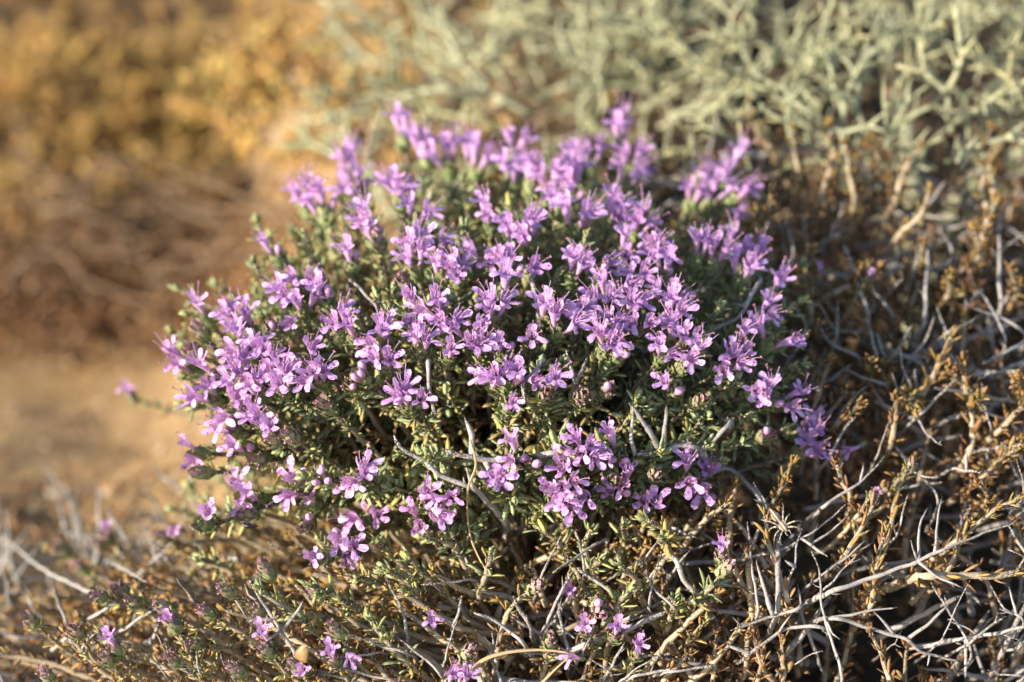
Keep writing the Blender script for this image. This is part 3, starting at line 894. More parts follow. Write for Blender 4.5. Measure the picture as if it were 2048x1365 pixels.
T(BR_C, [(1550, 1130), (1640, 960), (1730, 760)], 22, 12, o0=-0.03, o1=-0.012); T(BR_C, [(1290, 1130), (1360, 1000)], 20, 10, o0=-0.025, o1=-0.012); T(BR_C, [(1740, 1200), (1620, 960), (1500, 780)], 30, 20, o0=-0.03, o1=-0.02)
T(BR_C, [(1720, 1140), (1820, 1060), (1945, 980)], 26, 24, [([(1780, 1090), (1700, 1040), (1600, 1000)], 18, 10, -0.02)], o0=-0.024, o1=-0.014); T(BR_C, [(2030, 1130), (1900, 1070)], 20, 14, o0=-0.02, o1=-0.014)
# further up the right-hand side, going out of focus
for m, a, b in [([(1385, 970), (1345, 850), (1330, 715)], 44, 14), ([(1615, 720), (1590, 620), (1538, 465)], 36, 18), ([(1190, 800), (1160, 680), (1128, 555)], 34, 22), ([(1255, 800), (1330, 690), (1400, 580)], 34, 26),
                ([(1135, 530), (1060, 300), (992, 115)], 40, 26), ([(1460, 570), (1478, 300), (1482, 90)], 46, 28), ([(935, 710), (955, 600), (962, 445)], 32, 20), ([(965, 670), (900, 560), (838, 445)], 28, 18),
                ([(1085, 785), (930, 705), (850, 590)], 40, 22), ([(1245, 945), (1130, 905), (995, 845)], 40, 22), ([(1355, 1035), (1310, 950), (1278, 865)], 28, 18), ([(1418, 1130), (1560, 990), (1655, 905)], 34, 20),
                ([(1398, 1125), (1470, 1210), (1562, 1292)], 30, 14), ([(1405, 765), (1480, 650), (1525, 535)], 34, 20), ([(2060, 685), (1900, 770), (1805, 815)], 44, 24), ([(2060, 800), (1920, 855), (1785, 900)], 42, 20),
                ([(1855, 1205), (1830, 1100), (1795, 925)], 34, 14), ([(1935, 1142), (1850, 1110), (1765, 1040)], 24, 18), ([(775, 615), (720, 510), (655, 415)], 34, 20), ([(1935, 705), (1900, 560), (1780, 380)], 34, 18),
                ([(2060, 655), (1900, 540), (1690, 465)], 38, 20), ([(330, 1095), (450, 950), (545, 770)], 50, 24), ([(1185, 1370), (1215, 1260), (1262, 1140)], 34, 12), ([(1915, 485), (1900, 300), (1910, 0)], 48, 32),
                ([(1910, 155), (2060, 45)], 36, 24), ([(1625, 190), (1590, 80), (1560, 0)], 36, 28), ([(700, 190), (680, 90), (660, -30)], 36, 28), ([(765, 1000), (770, 880), (755, 780)], 34, 24), ([(850, 950), (850, 860), (845, 780)], 34, 24),
                ([(960, 1120), (1060, 1010), (1130, 945)], 40, 30), ([(950, 630), (1020, 630), (1078, 622)], 34, 24), ([(1800, 380), (1720, 470)], 30, 22), ([(1240, 420), (1340, 310)], 34, 20), ([(1280, 530), (1180, 400), (1150, 350)], 44, 24),
                ([(640, 830), (700, 750), (770, 700)], 36, 20), ([(900, 1365), (1000, 1200), (1060, 1120)], 40, 22), ([(1010, 330), (900, 270), (830, 230)], 36, 24), ([(1180, 640), (1220, 740), (1240, 780)], 34, 24), ([(1400, 300), (1420, 180), (1440, 60)], 36, 24)]:
    T(MR_C, m, a, b, o0=-0.016, o1=0.002, stubs=2)
T(MR_C, [(40, 1390), (130, 1310), (230, 1240), (322, 1160)], 52, 18, o0=-0.002, o1=0.008)
T(MR_C, [(1590, 640), (1680, 590), (1765, 545)], 30, 14, o0=-0.006, o1=0.0)

# bottom middle, under the flowers: they belong to the flowering cushion
TB = lambda *a, **k: tw(bush, *a, **k)
for m, a, b in [([(680, 1330), (600, 1240), (520, 1170), (420, 1095)], 40, 18), ([(1170, 1150), (1080, 1070), (1000, 1000), (870, 955)], 44, 26), ([(1200, 1045), (1150, 950), (1105, 860)], 42, 34), ([(755, 1015), (780, 950), (802, 855)], 30, 26),
                ([(845, 700), (790, 590), (725, 505)], 34, 20), ([(485, 1105), (450, 950), (400, 830), (358, 740)], 40, 20), ([(1690, 850), (1560, 760), (1470, 685)], 44, 24), ([(1255, 785), (1320, 630), (1385, 490)], 30, 18),
                ([(1515, 700), (1500, 570), (1460, 465)], 40, 18), ([(1300, 1010), (1380, 850), (1440, 715)], 40, 24), ([(2050, 945), (1940, 830), (1865, 700)], 40, 16), ([(1780, 1340), (1900, 1310), (2050, 1290)], 34, 24),
                ([(430, 1365), (250, 1320), (95, 1280)], 30, 18), ([(330, 1190), (200, 1205), (-20, 1225)], 26, 16), ([(870, 765), (700, 785), (560, 790)], 28, 18), ([(1420, 1200), (1390, 1050), (1370, 900)], 34, 24),
                ([(950, 1230), (985, 1150), (982, 1065)], 32, 18), ([(1030, 1365), (985, 1260), (960, 1200)], 34, 26), ([(490, 1200), (330, 1150), (170, 1090)], 36, 20), ([(700, 1230), (740, 1100), (780, 1000)], 26, 16),
                ([(1900, 900), (1920, 760), (1950, 640)], 30, 16), ([(1500, 1200), (1550, 1110), (1585, 1030)], 34, 20), ([(1660, 1300), (1700, 1220), (1760, 1130)], 36, 24), ([(1670, 1310), (1610, 1260), (1555, 1220)], 30, 18),
                ([(1750, 1340), (1860, 1260), (1980, 1210)], 26, 14), ([(1890, 620), (1940, 540), (1960, 480)], 30, 16), ([(1640, 530), (1520, 600), (1330, 720)], 32, 20), ([(2050, 650), (2000, 560), (1960, 500)], 30, 24)]:
    TB(BM_C, m, a, b, o0=-0.010, o1=0.003)
def bush_twig(pix, w0, w1, k0=0.90, k1=0.99, subs=()):
    n = len(pix); f = PXM * 0.5
    pts = [hit_bush(u, v, k0 + (k1 - k0) * i / (n - 1))[0] for i, (u, v) in enumerate(pix)]
    pts = [bury(pts)] + pts
    ss = [([hit_bush(u, v, (k0 + k1) / 2 + 0.04 * i / (len(s[0]) - 1))[0] for i, (u, v) in enumerate(s[0])], s[1] * f, s[2] * f) for s in subs]
    t_ = make_twig(bush, pts, w0 * f, w1 * f, ss, 4); parented(t_, bush)
bush_twig([(1010, 1045), (985, 1012), (940, 975), (890, 955), (850, 925), (800, 895), (788, 870)], 20, 7, subs=[([(975, 1005), (945, 970), (932, 935)], 14, 6)])
bush_twig([(1130, 905), (1060, 915), (975, 920), (930, 912), (885, 900)], 20, 9, 0.88, 0.95, subs=[([(945, 915), (942, 870), (930, 835)], 15, 7), ([(970, 920), (985, 960), (990, 985)], 13, 10)])
bush_twig([(1400, 905), (1360, 890), (1325, 905), (1270, 910)], 17, 9, 0.93, 0.96, subs=[([(1325, 905), (1330, 860), (1333, 810)], 12, 6), ([(1318, 900), (1290, 850), (1258, 805)], 14, 6), ([(1270, 910), (1262, 870), (1268, 820)], 9, 6)])
bush_twig([(1460, 845), (1420, 890), (1380, 925)], 14, 8, 0.97, 0.98)
bush_twig([(1085, 720), (1070, 745), (1048, 765), (1050, 800)], 10, 8, 0.92, 0.95); bush_twig([(1150, 765), (1140, 730), (1130, 700)], 9, 6)
bush_twig([(1150, 770), (1175, 715)], 8, 7); bush_twig([(1060, 540), (1072, 600), (1080, 660)], 10, 9, 0.88, 0.9); bush_twig([(855, 720), (862, 790), (870, 830)], 9, 7, 0.9, 0.94)
bush_twig([(700, 560), (740, 600), (770, 640)], 8, 6, 0.88, 0.9); bush_twig([(1520, 560), (1480, 630), (1430, 660)], 11, 7, 0.92, 0.97)
bush_twig([(1520, 1000), (1460, 940), (1400, 960)], 10, 7, 0.95, 0.97)

# lower left
TL = lambda org, m, a, b, *r, **k: tw(dryL, org, m, a * 0.62, b * 0.62, *r, **k)
TL(BL_C, [(1745, 1250), (1720, 1180), (1660, 1080), (1600, 990), (1520, 880), (1455, 745)], 100, 34, [([(1600, 995), (1520, 1000), (1440, 1012)], 36, 18), ([(1660, 1055), (1720, 970), (1782, 880)], 38, 18), ([(1500, 880), (1455, 850), (1430, 785)], 26, 14), ([(1650, 1060), (1600, 1090), (1560, 1120)], 26, 30)], o0=0.0, o1=0.006)
for m, a, b in [([(405, 510), (340, 300), (270, 150)], 60, 44), ([(10, 690), (100, 560), (205, 410)], 60, 44), ([(560, 850), (250, 700), (0, 490)], 50, 40), ([(430, 1150), (370, 970), (310, 800)], 60, 44),
                ([(1015, 695), (960, 620), (915, 540)], 42, 26), ([(1140, 900), (1090, 830), (1040, 755)], 46, 34), ([(930, 660), (870, 500), (800, 400)], 50, 34), ([(830, 580), (810, 500), (795, 410)], 44, 30), ([(770, 570), (700, 470), (640, 380)], 50, 34),
                ([(1450, 1000), (1380, 880), (1300, 760), (1240, 710)], 34, 16), ([(980, 1340), (920, 1260), (850, 1190)], 44, 26), ([(960, 1170), (920, 1090), (890, 1060)], 30, 20), ([(1160, 1290), (1040, 1285), (920, 1305)], 30, 16),
                ([(1180, 1320), (1160, 1240), (1150, 1180)], 46, 30), ([(1380, 1365), (1330, 1280), (1290, 1200)], 46, 24), ([(830, 800), (700, 780), (620, 750)], 36, 30), ([(620, 650), (760, 720), (860, 780)], 40, 40), ([(1000, 1230), (960, 1130)], 30, 20),
                ([(60, 900), (40, 780), (20, 720)], 50, 40), ([(200, 940), (160, 850), (110, 790)], 50, 40), ([(480, 1180), (520, 1120), (560, 1080)], 44, 30), ([(1880, 640), (1780, 630), (1650, 600), (1570, 540)], 36, 18), ([(2050, 720), (1960, 740), (1880, 720)], 30, 22)]:
    TL(BL_C, m, a, b, o0=-0.012, o1=0.004, stubs=2)

# ------------------------------------------------------------------ explicit dry shoots
def dshoot(plant, leaves, pix_tip_to_base, dry=0.72, dgrad=0.15, leafy=0.06, o0=-0.010, o1=0.006, llen=0.0062, axil=2, tuft=7, r=0.0010, head=False, spread=0.6, singles=True, step=0.0042):
    pix = list(reversed(pix_tip_to_base))
    pts = lift(pix, o0, o1); pts = [bury(pts)] + pts
    st, P = make_shoot(plant, leaves, pts, r * 1.25, r * 0.8, leafy=leafy, llen=llen, dry=dry, dgrad=dgrad, axil=axil, tuft=tuft, spread=spread, singles=singles, step=step)
    parented(st, plant)
    return P
S = lambda pts, **k: dshoot(dryR, Lr, crop(*BR_C, pts), **k)
S([(1392, 60), (1340, 170), (1300, 300), (1260, 470), (1210, 640), (1170, 800), (1140, 930)], leafy=0.10, dry=0.5, dgrad=0.4)
S([(1212, 235), (1140, 370), (1060, 530), (1000, 620)], dry=0.62)
S([(540, 385), (540, 530), (590, 650), (640, 800), (660, 910)], dry=0.62, r=0.0012)
S([(2035, 720), (1900, 740), (1750, 742), (1600, 740), (1440, 745)], r=0.0016, dry=0.6, axil=1, o0=0.0, o1=0.003, step=0.006)
S([(2045, 275), (1880, 350), (1760, 450), (1600, 580)], dry=0.6, leafy=0.07)
S([(1150, 1070), (1200, 1180), (1240, 1290), (1265, 1380)], leafy=0.08, axil=3)
S([(2010, 0), (1900, 80), (1780, 180)], dry=0.62)
S([(1725, 450), (1660, 560), (1600, 720)], dry=0.62, axil=1)
S([(180, 1005), (130, 1080), (90, 1120)], dry=0.35, dgrad=0.5)
S([(690, 80), (640, 180), (600, 290)], dry=0.55); S([(660, 180), (590, 300)], dry=0.6); S([(950, 90), (980, 190), (1040, 290)], dry=0.75)
S([(1790, 200), (1830, 300)], dry=0.7); S([(1230, 480), (1200, 620), (1180, 760)], dry=0.6, axil=3); S([(640, 1110), (630, 1230), (640, 1340)], dry=0.72, axil=3); S([(520, 1200), (500, 1290), (490, 1365)], dry=0.78, axil=1)
# green shoot with purple head at the lower right
pg = crop(*BR_C, [(300, 700), (230, 800), (160, 850), (90, 900)])
dshoot(dryR, Lr, pg, dry=0.06, dgrad=0.35, leafy=0.05, o0=-0.006, o1=0.008, axil=4, tuft=0, spread=0.85, llen=0.0075)
Smr = lambda pts, **k: dshoot(dryR, Lr, crop(*MR_C, pts), **k)
for pts in [[(1640, 635), (1560, 790), (1480, 950), (1420, 1060)], [(1690, 805), (1705, 930), (1740, 1080), (1730, 1330)], [(1620, 835), (1660, 900), (1700, 1000)], [(905, 805), (860, 950), (810, 1080)], [(1085, 1055), (1000, 1120), (930, 1200)],
            [(1300, 1020), (1290, 1150), (1270, 1290)], [(2010, 890), (2050, 1020)], [(1385, 1070), (1390, 990)], [(2045, 1280), (1940, 1330), (1900, 1380)], [(2048, 1060), (1960, 1140), (1880, 1230)], [(1800, 1010), (1760, 1080)], [(1460, 110), (1440, 190), (1400, 260)],
            [(800, 150), (790, 230), (780, 330)], [(1190, 250), (1100, 330), (900, 420)], [(1760, 40), (1790, 180), (1680, 280)], [(1980, 260), (2000, 420)], [(740, 280), (780, 400), (800, 560)], [(1850, 30), (1820, 140)], [(1150, 790), (1180, 850)], [(1620, 300), (1600, 420)],
            [(2010, 900), (2050, 990)], [(1100, 250), (1060, 360)]]:
    Smr(pts, dry=random.uniform(0.52, 0.72), leafy=0.07, o0=-0.014, o1=0.010, llen=0.0076, r=0.0013)
# tall yellowish tips against the spiny shrub
for pts in [[(1660, 250), (1665, 320), (1640, 400)], [(1690, 290), (1700, 350), (1710, 400)], [(1500, 210), (1520, 270), (1555, 320)], [(1585, 260), (1592, 310), (1600, 360)], [(1980, 260), (1975, 320), (1985, 400)], [(1840, 295), (1810, 340), (1790, 400)], [(1980, 330), (1965, 380), (1975, 440)],
            [(1860, 380), (1840, 430), (1800, 470)], [(1990, 400), (1970, 460), (1960, 520)], [(1745, 275), (1760, 340)], [(1545, 400), (1535, 440), (1520, 500)], [(1510, 420), (1505, 460)]]:
    dshoot(dryR, Lr, pts, dry=random.uniform(0.42, 0.62), leafy=0.05, o0=-0.012, o1=0.016, r=0.0013)

# random shoots and twigs filling the dry bushes
def rnd_xy(x0, x1, y0, y1): return random.uniform(x0, x1), random.uniform(y0, y1)
def inside(b, dz=0.02):
    b[2] = min(b[2], float(low_h(b[0], b[1])) - dz); b[2] = max(b[2], float(ground_h(b[0], b[1])) + 0.002)
    return b
def in_bush(x, y, k=0.80): return ((x - BC[0]) / BR[0]) ** 2 + ((y - BC[1]) / BR[1]) ** 2 < k
cnt = 0
while cnt < 760:
    x, y = rnd_xy(0.0, 0.36, -0.23, 0.14)
    if in_bush(x, y, 0.7): continue
    cnt += 1
    if x > 0.11 and y < -0.05 and random.random() < 0.62: continue
    top = cnt % 6 == 0
    z = float(low_h(x, y)) + (random.uniform(-0.032, -0.006) if top else random.uniform(-0.085, -0.012))
    P = np.array([x, y, z]); tilt = nrm(np.array([random.gauss(0.10, 0.5), random.gauss(-0.1, 0.5), 1.0]))
    ln = random.uniform(0.035, 0.06)
    b = P - tilt * ln; b = inside(b)
    st, _ = make_shoot(dryR, Lr, [b, (b + P) / 2 + rng.normal(size=3) * 0.004, P], 0.0013, 0.0007, leafy=0.045, llen=random.uniform(0.0055, 0.0075), dry=random.uniform(0.66, 1.0), dgrad=0.2, axil=2, tuft=9, spread=0.75, singles=top, mass=None if top else MASS['r'])
    parented(st, dryR)
cnt = 0
while cnt < 430:
    x, y = rnd_xy(0.0, 0.36, -0.23, 0.15)
    if in_bush(x, y, 0.85): continue
    cnt += 1
    if x > 0.11 and y < -0.05 and random.random() < 0.35: continue
    top = cnt % 3 == 0
    z = float(low_h(x, y)) + (random.uniform(-0.025, 0.0) if top else random.uniform(-0.08, -0.012))
    P = np.array([x, y, z]); d = nrm(np.array([random.gauss(0, 0.9), -abs(random.gauss(0.1, 0.6)), random.uniform(0.2, 1.2)]))
    ln = random.uniform(0.03, 0.075); b = P - d * ln; b = inside(b)
    m_ = (b + P) / 2 + rng.normal(size=3) * 0.0015
    subs = []
    for _ in range(random.choice((0, 1, 1, 2))):
        e = m_ + nrm(d + rng.normal(size=3) * 0.7) * random.uniform(0.012, 0.03)
        subs.append(([m_, (m_ + e) / 2 + rng.normal(size=3) * 0.0008, e], 0.0008, 0.0005))
    r_ = random.uniform(0.0007, 0.0014)
    if top:
        t_ = make_twig(dryR, [b, m_, P], r_ * 1.2, r_ * 0.6, subs, 2); parented(t_, dryR)
    else:
        twig_into(MASST['r'], [b, m_, P], r_ * 1.2, r_ * 0.6, sides=5, step=0.004)
        for q in subs: twig_into(MASST['r'], *q, sides=5, step=0.004)
cnt = 0
while cnt < 980:
    x, y = rnd_xy(-0.34, 0.10, -0.23, 0.05)
    if in_bush(x, y, 0.62 if y > -0.02 else 0.30): continue
    cnt += 1
    leftness = float(sstep(0.06, -0.08, x)); top = cnt % 6 == 0
    z = float(low_h(x, y)) + (random.uniform(-0.012, 0.003) if top else random.uniform(-0.07, -0.004))
    if z < float(ground_h(x, y)) + 0.008: continue
    P = np.array([x, y, z]); tilt = nrm(np.array([random.gauss(-0.75 * leftness, 0.28), random.gauss(-0.1, 0.3), 0.75]))
    ln = random.uniform(0.035, 0.06)
    b = P - tilt * ln + np.array([0.01 * leftness, 0, 0]); b = inside(b)
    greenish = random.random() < 0.10 * leftness * (1 if x > -0.2 else 0.4)
    dr = random.uniform(0.12, 0.4) if greenish else random.uniform(0.46, 0.80)
    isl = x < 0.0
    st, _ = make_shoot(dryL if isl else bush, Ll if isl else Lb, [b, (b + P) / 2 + rng.normal(size=3) * 0.003, P], 0.0015, 0.0010, leafy=0.042, llen=random.uniform(0.005, 0.0068), dry=dr, dgrad=0.25, axil=1, tuft=6, spread=0.7, singles=isl and top, mass=None if (top and isl) else MASS['l' if isl else 'b'])
    parented(st, dryL)
cnt = 0
while cnt < 150:
    x, y = rnd_xy(-0.34, 0.08, -0.23, 0.06)
    if in_bush(x, y, 0.8): continue
    cnt += 1
    P = np.array([x, y, float(low_h(x, y)) + random.uniform(-0.03, 0.004)]); d = nrm(np.array([random.gauss(-0.4, 0.8), -abs(random.gauss(0, 0.5)), random.uniform(0.2, 0.9)]))
    ln = random.uniform(0.025, 0.06); b = P - d * ln; b = inside(b)
    r_ = random.uniform(0.0006, 0.0012)
    pl = dryL if x < -0.01 else bush
    t_ = make_twig(pl, [b, (b + P) / 2 + rng.normal(size=3) * 0.0015, P], r_ * 1.2, r_ * 0.6, (), 2); parented(t_, pl)
# dead leaves lying deep in the dry growth
for i in range(5500):
    x, y = rnd_xy(-0.34, 0.36, -0.27, 0.20)
    if x > 0.11 and y < -0.04 and random.random() < 0.7: continue
    pl, lv = (dryL, Ll) if x < -0.02 else (dryR, Lr)
    hi = float(low_h(x, y)) - 0.03; lo_ = float(ground_h(x, y)) + 0.003
    if hi < lo_: continue
    lv.add((x, y, lo_ + (hi - lo_) * random.random() ** 2), rng.normal(size=3) * np.array([1, 1, 0.6]), rng.normal(size=3), random.uniform(0.005, 0.008), random.uniform(0.75, 1.0), None, 1.3)
for k_, pl in (('b', bush), ('r', dryR), ('l', dryL)):
    for G_, nm, mt in ((MASS[k_], 'inner_stems', M_STEM), (MASST[k_], 'inner_twigs', M_TWIG)):
        if G_.n:
            o_ = obj(nm, G_.mesh(nm, [mt], origin=np.array(pl.location)), pl); o_['kind'] = 'stuff'

# green sprigs running down in front of and to the left of the cushion
sprigs = [(1130, 1025), (1075, 1050), (1000, 1045), (950, 1060), (905, 1065), (850, 1075), (1180, 1060), (1245, 1050), (1290, 1040), (760, 1085), (700, 1005), (560, 1065), (480, 930), (445, 965), (620, 1172), (720, 1155), (580, 1120), (640, 1080), (535, 1010), (420, 1010), (465, 1085), (400, 1120), (680, 1200),
          (770, 1140), (820, 1120), (350, 1020), (1240, 1130), (1260, 1180), (1350, 1200), (980, 1110), (300, 1110), (250, 1150), (520, 1180), (440, 1250), (560, 1260), (300, 1300), (150, 1215), (610, 1240), (740, 1240), (380, 980), (500, 960), (1200, 1120), (1330, 1080)]
for (u, v) in sprigs:
    if u < 640 and v > 1060 and random.random() < 0.75: continue
    P = hit_low(u, v, random.uniform(0.004, 0.014)); left = u < 860
    pl, lv = (dryL, Ll) if left else (bush, Lb)
    ax = nrm(np.array([-0.65 if left else random.gauss(0.0, 0.3), -0.25, 0.7]) + rng.normal(size=3) * 0.15)
    root = P + np.array([0.04 if left else 0.0, 0.02, -0.045]) + rng.normal(size=3) * 0.008
    st, _ = make_shoot(pl, lv, stem_to(P, ax, root), 0.0014, 0.0010, leafy=random.uniform(0.03, 0.045), llen=random.uniform(0.0065, 0.0085), dry=random.uniform(0.05, 0.2), dgrad=0.4, axil=3, tuft=6, spread=0.8)
    parented(st, pl)
# heads on the low growth
for (u, v) in LOW_RIPE:
    P = hit_low(u, v, 0.008)
    left = u < 860
    pl, lv = (dryL, Ll) if left else ((dryR, Lr) if u > 1400 else (bush, Lb))
    ax = nrm(np.array([-0.55 if left else 0.15, -0.15, 0.75]) + rng.normal(size=3) * 0.18)
    b = place_head(pl, lv, P, ax, 0, 0, True, random.uniform(0.72, 0.95))
    root = b + np.array([0.05 if left else -0.01, 0.01, -0.045]) + rng.normal(size=3) * 0.008
    if (u, v) == (1454, 1135): continue
    st, _ = make_shoot(pl, lv, stem_to(b, ax, root), 0.0012, 0.0008, leafy=0.04, llen=0.0062, dry=0.26, dgrad=0.6, axil=2, naked=0.001)
    parented(st, pl)
for (u, v, nf) in LOW_FLOWER:
    P = hit_low(u, v, 0.012)
    left = u < 860
    pl, lv = (dryL, Ll) if left else ((dryR, Lr) if u > 1400 else (bush, Lb))
    ax = nrm(np.array([-0.4 if left else 0.1, -0.2, 0.8]) + rng.normal(size=3) * 0.2)
    b = place_head(pl, lv, P, ax, nf, 0, True, random.uniform(0.72, 0.84), wilt=0.4)
    root = b + np.array([0.045 if left else 0.0, 0.01, -0.045]) + rng.normal(size=3) * 0.008
    st, _ = make_shoot(pl, lv, stem_to(b, ax, root), 0.0012, 0.0008, leafy=0.035, llen=0.0062, dry=0.25, dgrad=0.5, axil=2, naked=0.001)
    parented(st, pl)
for (u, v) in [(1755, 975), (1745, 545), (1823, 925), (1648, 535)]:
    P = hit_low(u, v, 0.010)
    b = place_head(dryR, Lr, P, nrm(np.array([0.3, -0.2, 0.8])), 1 if u < 1800 else 0, 0, True, 0.5, wilt=1.0)
    root = b + np.array([-0.02, 0.01, -0.035])
    st, _ = make_shoot(dryR, Lr, stem_to(b, nrm(np.array([0.3, -0.2, 0.8])), root), 0.0010, 0.0007, leafy=0.03, dry=0.45, dgrad=0.4, axil=2, naked=0.001)
    parented(st, dryR)
# one lone flower out on the bare soil side
P = CAM + ray(252, 775) * 1.17
pts = [np.array([-0.07, 0.06, 0.0]), (P + np.array([-0.07, 0.06, 0.0])) / 2 + np.array([0.01, 0, -0.012]), P + np.array([0.008, 0.0, -0.008])]
st, _ = make_shoot(bush, Lb, pts, 0.0008, 0.0006, leafy=0.018, dry=0.05, axil=3); parented(st, bush)
place_head(bush, Lb, P, nrm(np.array([-0.4, 0.1, 0.8])), 1, 0, False, 0.7)

# flowers: the ones that show largest are objects, those at the back one mass of blossom
flower_slots.sort(key=lambda s: s[0])
NF = 330
for (_, hd, m, me, mw) in flower_slots[:NF]: obj('flower', me, hd, mat=m)
rest = flower_slots[NF:]
if rest:
    bm_V, bm_F, bm_M, bm_A, n0 = [], [], [], {k: [] for k in FK}, 0
    for (_, hd, m, me, mw) in rest:
        co = np.zeros(len(me.vertices) * 3, np.float32); me.vertices.foreach_get('co', co); co = co.reshape(-1, 3)
        A = np.array(mw); co = co @ A[:3, :3].T + A[:3, 3]
        bm_V.append(co); bm_F += [tuple(i + n0 for i in p.vertices) for p in me.polygons]
        mi = np.zeros(len(me.polygons), np.int32); me.polygons.foreach_get('material_index', mi); bm_M.append(mi)
        r_ = random.random()
        for k in FK:
            a = np.zeros(len(me.vertices), np.float32); me.attributes[k].data.foreach_get('value', a)
            bm_A[k].append(a + (r_ if k == 'rnd' else 0))
        n0 += len(co)
    fo = obj('blossom', mesh('blossom', np.concatenate(bm_V) - np.array(bush.location), bm_F, [M_PETAL, M_FIL, M_ANTH, M_CALYX], np.concatenate(bm_M), {k: np.concatenate(v) for k, v in bm_A.items()}), bush)
    fo['kind'] = 'stuff'

def leaves_done(pl, lv, n):
    return build_leaves(pl, lv, n, mat={'fading_thyme': M_STRAWLEAF, 'dry_thyme': M_BROWNLEAF}.get(pl.name))
leaves_done(bush, Lb, 300); leaves_done(dryR, Lr, 300); leaves_done(dryL, Ll, 300)

# ------------------------------------------------------------------ spiny grey-green shrubs behind
def spiny_proto(i, size=1.0, yel=False):
    rr = random.Random(700 + i); g = Geo(TK)
    def grow(p, d, r, ln, depth):
        n = 3; pts = [p]
        q = p.copy(); dd = d.copy()
        for k in range(n):
            dd = nrm(dd + np.array([rr.gauss(0, 0.055), rr.gauss(0, 0.055), rr.gauss(0.02, 0.05)])); q = q + dd * ln / n; pts.append(q)
        last = depth == 0
        P = catmull(pts, 0.004 * size)
        rad = np.linspace(r, r * (0.28 if last else 0.86), len(P))
        if last: rad = r * (1 - 0.62 * np.linspace(0, 1, len(P)) ** 1.3); rad[-1] = r * 0.14
        V, F, LL, tt = tube(P, rad, 6)
        g.add(V, F, 0, len=LL, t=(tt if last else 0 * tt), rnd=rr.random() * 0.15)
        if not last:
            ax = nrm(np.cross(dd, np.array([rr.gauss(0, 1), rr.gauss(0, 1), rr.gauss(0, 1)])))
            a1 = rr.uniform(0.35, 0.65); a2 = -rr.uniform(0.45, 0.8)
            for a in (a1, a2):
                nd = nrm(dd * math.cos(a) + ax * math.sin(a))
                grow(q, nd, r * 0.9, ln * rr.uniform(0.72, 1.0), depth - 1 if rr.random() < 0.75 else 0)
            for _ in range(rr.choice((0, 1, 1, 2))):
                grow(pts[rr.choice((1, 2))], nrm(dd * 0.4 + np.array([rr.gauss(0, 1), rr.gauss(0, 1), rr.gauss(0.3, 0.7)])), r * 0.8, ln * 0.7, 0)
    grow(np.zeros(3), np.array([0, 0, 1.0]), 0.00142 * size, 0.0185 * size, 3)
    return g.mesh('spiny_branch', [M_SPINE])
SP = [spiny_proto(i) for i in range(14)]
SPT = [spiny_proto(30 + i, 1.15) for i in range(6)]
def spiny_top(x, y): return 0.128 + 0.012 * math.sin(x * 17 + 1) * math.cos(y * 15) - 0.15 * max(0, 0.17 - y) - 0.10 * max(0, y - 0.36)
spiny = thing('spiny_shrub', 'dense spiny grey-green shrub of forked thorns behind the dry twigs', 'spiny shrub', (0.24, 0.30, -0.02))
n = 0
while n < 225:
    x = random.uniform(0.0, 0.37); y = 0.12 + 0.36 * random.random() ** 1.25
    edge = 0.02 + 0.35 * max(0, 0.26 - y) * 0.6
    if x < edge + random.uniform(0, 0.10): continue
    n += 1
    z = spiny_top(x, y) - random.uniform(0.004, 0.042) - 0.05 * sstep(0.12, 0.02, x)
    d = nrm(np.array([random.gauss(0, 0.55), random.gauss(-0.25, 0.5), 0.8]))
    s_ = random.uniform(0.8, 1.15)
    o = obj('spiny_branch', random.choice(SP), spiny, mat=mat_from((x, y, z), d, nrm(np.cross(d, rng.normal(size=3))), s_)); parented(o, spiny)
# carrying stems under the canopy
for i in range(10):
    a = random.uniform(0, 6.28); e = np.array([0.24 + 0.2 * math.cos(a) * random.random(), 0.34 + 0.15 * math.sin(a), 0.08])
    b = np.array([0.24 + random.gauss(0, 0.02), 0.33 + random.gauss(0, 0.02), float(ground_h(0.24, 0.33)) - 0.003])
    t_ = make_twig(spiny, [b, (b + e) / 2 + rng.normal(size=3) * 0.01, e], 0.005, 0.0025, (), 0, M_SPINE, 'stem'); parented(t_, spiny)
sg = Geo(TK)
for i in range(420):
    x = random.uniform(0.0, 0.36); y = random.uniform(0.12, 0.46)
    z = random.uniform(-0.09, 0.06); p = np.array([x, y, z]); e = p + nrm(np.array([random.gauss(0, 1), random.gauss(0, 1), random.uniform(0, 1)])) * random.uniform(0.03, 0.07)
    twig_into(sg, [p, (p + e) / 2 + rng.normal(size=3) * 0.004, e], 0.0012, 0.0007, sides=5, step=0.006)
o = obj('dead_twigs', sg.mesh('dead_twigs', [M_BROWN], origin=np.array(spiny.location)), spiny); o['kind'] = 'stuff'
sparse = thing('straggly_spiny_shrub', 'straggly pale spiny shrub with open zigzag branches over brown soil behind the flowers', 'spiny shrub', (-0.02, 0.36, -0.03))
n = 0
while n < 80:
    x = random.uniform(-0.07, 0.12); y = random.uniform(0.22, 0.56)
    n += 1
    z = 0.02 + 0.06 * sstep(-0.18, 0.08, x) + random.uniform(-0.035, 0.012)
    d = nrm(np.array([random.gauss(-0.2, 0.8), random.gauss(-0.2, 0.6), 0.6]))
    o = obj('spiny_branch', random.choice(SPT), sparse, mat=mat_from((x, y, z), d, nrm(np.cross(d, rng.normal(size=3))), random.uniform(0.8, 1.2))); parented(o, sparse)
